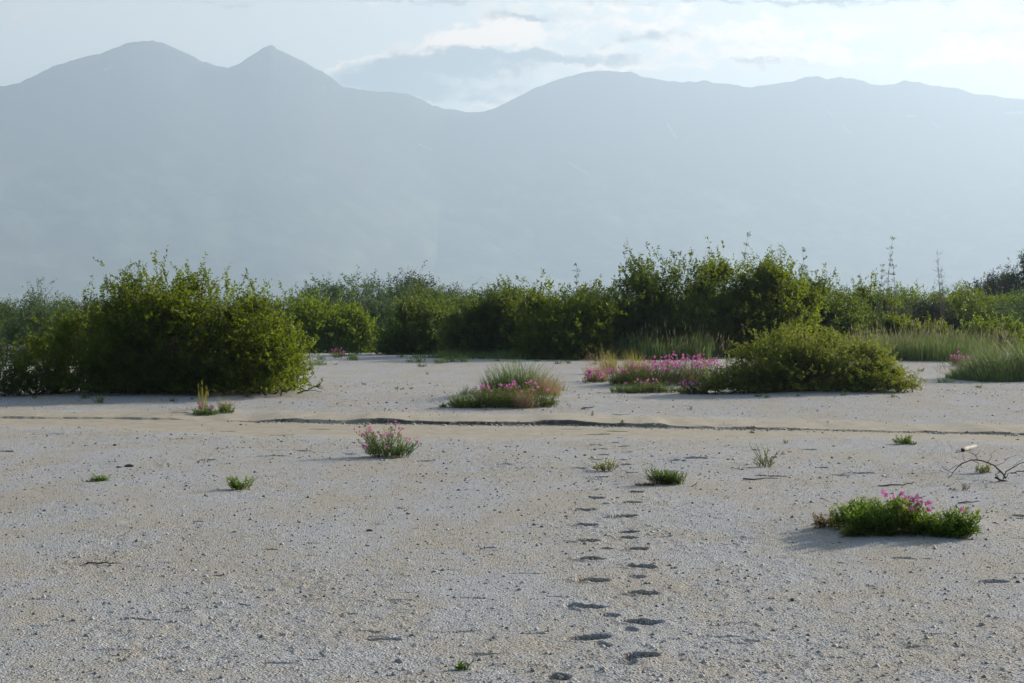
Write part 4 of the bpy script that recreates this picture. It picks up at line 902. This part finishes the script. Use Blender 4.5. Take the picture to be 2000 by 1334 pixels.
LST = [(721,1038,14,'stone_dark','dark stone in the middle of the left sand'),(887,1168,12,'stone','grey stone low in the middle of the sand'),(1157,1303,14,'pale_wood','tan stone near the bottom footprints'),(1252,1204,9,'stone_dark','dark stone above a right footprint'),
 (1919,1222,16,'stone','grey stone at the lower right'),(1990,1139,14,'stone_dark','dark stone at the right edge'),(1549,1173,14,'stone_dark','dark stone below the middle right sand'),(1545,930,8,'stone','grey pebble right of the wispy sprig'),(1300,1061,8,'stone','grey pebble right of the footprints, level with the large plant'),
 (220,1197,14,'pale_wood','flat tan stone at the lower left'),(457,1040,9,'stone_dark','dark pebble below the star shaped plant'),(601,972,8,'stone_dark','dark pebble right of the star shaped plant'),(515,970,7,'stone_dark','dark pebble just right of the star shaped plant'),
 (798,1005,9,'stone_dark','dark pebble left of the footprints'),(145,1090,7,'stone_dark','dark pebble left of the forked stick'),(990,1228,10,'stone_dark','dark pebble low and left of the footprints'),(400,1127,14,'stone_pale','pale stone right of the forked stick'),(340,1146,7,'stone_dark','tiny dark stone below the forked stick'),
 (1883,1280,12,'stone','grey stone near the lower right corner'),(780,1295,22,'stone','large flat grey stone at the bottom'),(800,1316,18,'stone_pale','pale stone at the bottom edge'),(683,1323,12,'stone_pale','pale stone left at the bottom edge'),(865,1115,12,'stone','bluish stone in the middle of the sand'),
 (1043,942,8,'stone_dark','dark pebble left of the far footprints'),(470,830,6,'stone_dark','dark stone in the channel'),(765,836,8,'stone_dark','dark stone on the tan sand above the lone flowering plant'),(702,835,7,'stone_dark','dark stone left in the channel'),(1108,1182,9,'stone','grey stone left of the footprints'),
 (1505,1090,8,'stone','grey pebble below the large plant, left'),(1730,1118,8,'stone','grey pebble under the large plant'),(1380,1055,8,'stone_dark','dark pebble in the middle right sand'),(1460,1115,7,'stone_dark','small dark pebble on the right sand'),(150,988,7,'stone_dark','dark pebble below the pair of leaves'),
 (375,775,9,'stone_dark','dark stone at the edge of the shade of the big bush'),(755,787,7,'stone_dark','dark stone on the far sand left'),(775,787,7,'stone_dark','second dark stone on the far sand'),(793,799,6,'stone_dark','dark stone below the two on the far sand'),(188,868,12,'stone','low grey stone on the left sand rise'),(224,871,11,'stone_dark','dark cone shaped stone on the left sand rise'),
 (65,1170,10,'stone','grey stone near the left edge'),(215,1181,8,'stone','grey stone above the flat tan one'),(885,1300,7,'stone_pale','pale pebble beside the bottom rosette')]
for i, (px, py, wp, mt, lab) in enumerate(LST): stone('stone', lab, px, py, wp, (1, .75, .55), mt, 700 + i, 'stones on the sand', rz=i * 1.3)

# gravel: uncountable small grains, one object
def gravel():
    rng = np.random.default_rng(99); n = 110000
    u = (rng.random(n) - .5) * .62; y = np.exp(rng.uniform(math.log(8.6), math.log(44), n)); x = u * y
    sm = sandmask(x, y); dens = smooth(fbm(x * .5, y * .3, 3, 61), -.4, .35)
    k = rng.random(n) < (1 - .88 * sm) * (.25 + .75 * dens); x, y = x[k], y[k]; n = len(x)
    r = .0022 * (1 + rng.pareto(2.6, n)) ; r = np.minimum(r, .014) * np.clip((y / 14) ** .5, .9, 1.6)
    nb = 1500; tb = rng.uniform(-.14, .3, nb); yb = 28.5 * np.ones(nb)       # crumbs fallen from the channel bank
    for _ in range(4): yb = channel(tb * yb, yb)[1]
    yb = yb - np.abs(rng.normal(size=nb)) * .16 + .03; x = np.append(x, tb * yb); y = np.append(y, yb); r = np.append(r, .006 * (1 + rng.pareto(2.4, nb)).clip(0, 4)); n = len(x)
    z = ground(x, y)
    # follow the fine relief
    patchy = .45 + 1.1 * smooth(fbm(x * .8, y * .5, 3, 31), -.35, .35)
    z = z + (fbm(x * 4.0, y * 2.6, 3, 11) * .007 * .8 + fbm(x * 15, y * 9, 3, 21, .6) * .0055 * patchy) * (1 - .82 * sandmask(x, y))
    b = np.array([(1, 0, 0), (0, 1, 0), (-1, 0, 0), (0, -1, 0), (0, 0, 1), (0, 0, -1), (.6, .6, .45), (-.6, -.5, .5)], float)[:6]
    V = b[None] * (1 + rng.normal(size=(n, 6, 1)) * .28) * np.array([1.15, 1.0, .72]); a = rng.random(n) * 6.28; c, s = np.cos(a)[:, None], np.sin(a)[:, None]
    V = np.stack([V[..., 0] * c - V[..., 1] * s, V[..., 0] * s + V[..., 1] * c, V[..., 2]], -1) * r[:, None, None] + np.stack([x, y, z + r * .3], 1)[:, None]
    f = np.array([(0, 1, 4), (1, 2, 4), (2, 3, 4), (3, 0, 4), (1, 0, 5), (2, 1, 5), (3, 2, 5), (0, 3, 5)])
    Fc = (np.arange(n)[:, None, None] * 6 + f[None]).reshape(-1, 3)
    m, t = new_mat('gravel_grain'); v = t.n('ShaderNodeAttribute', attribute_name='var').outputs['Fac']
    rp = t.n('ShaderNodeValToRGB', i_0=v); e = rp.color_ramp.elements
    e[0].position = 0; e[0].color = (.20, .195, .19, 1); e[1].position = 1; e[1].color = (.72, .72, .71, 1)
    for pos, c_ in ((.3, (.33, .325, .32, 1)), (.6, (.47, .44, .38, 1)), (.85, (.52, .52, .53, 1))): q = e.new(pos); q.color = c_
    bs = t.n('ShaderNodeBsdfPrincipled', i_Roughness=.7); t.set(bs.inputs['Base Color'], rp.outputs[0]); o = t.n('ShaderNodeOutputMaterial'); t.t.links.new(bs.outputs[0], o.inputs[0])
    ob = mesh_np('gravel', V.reshape(-1, 3), Fc, m, np.repeat(rng.random(n), 8)); tag(ob, 'fine pale and dark gravel strewn over the sand', 'gravel', None, 'stuff')
gravel()
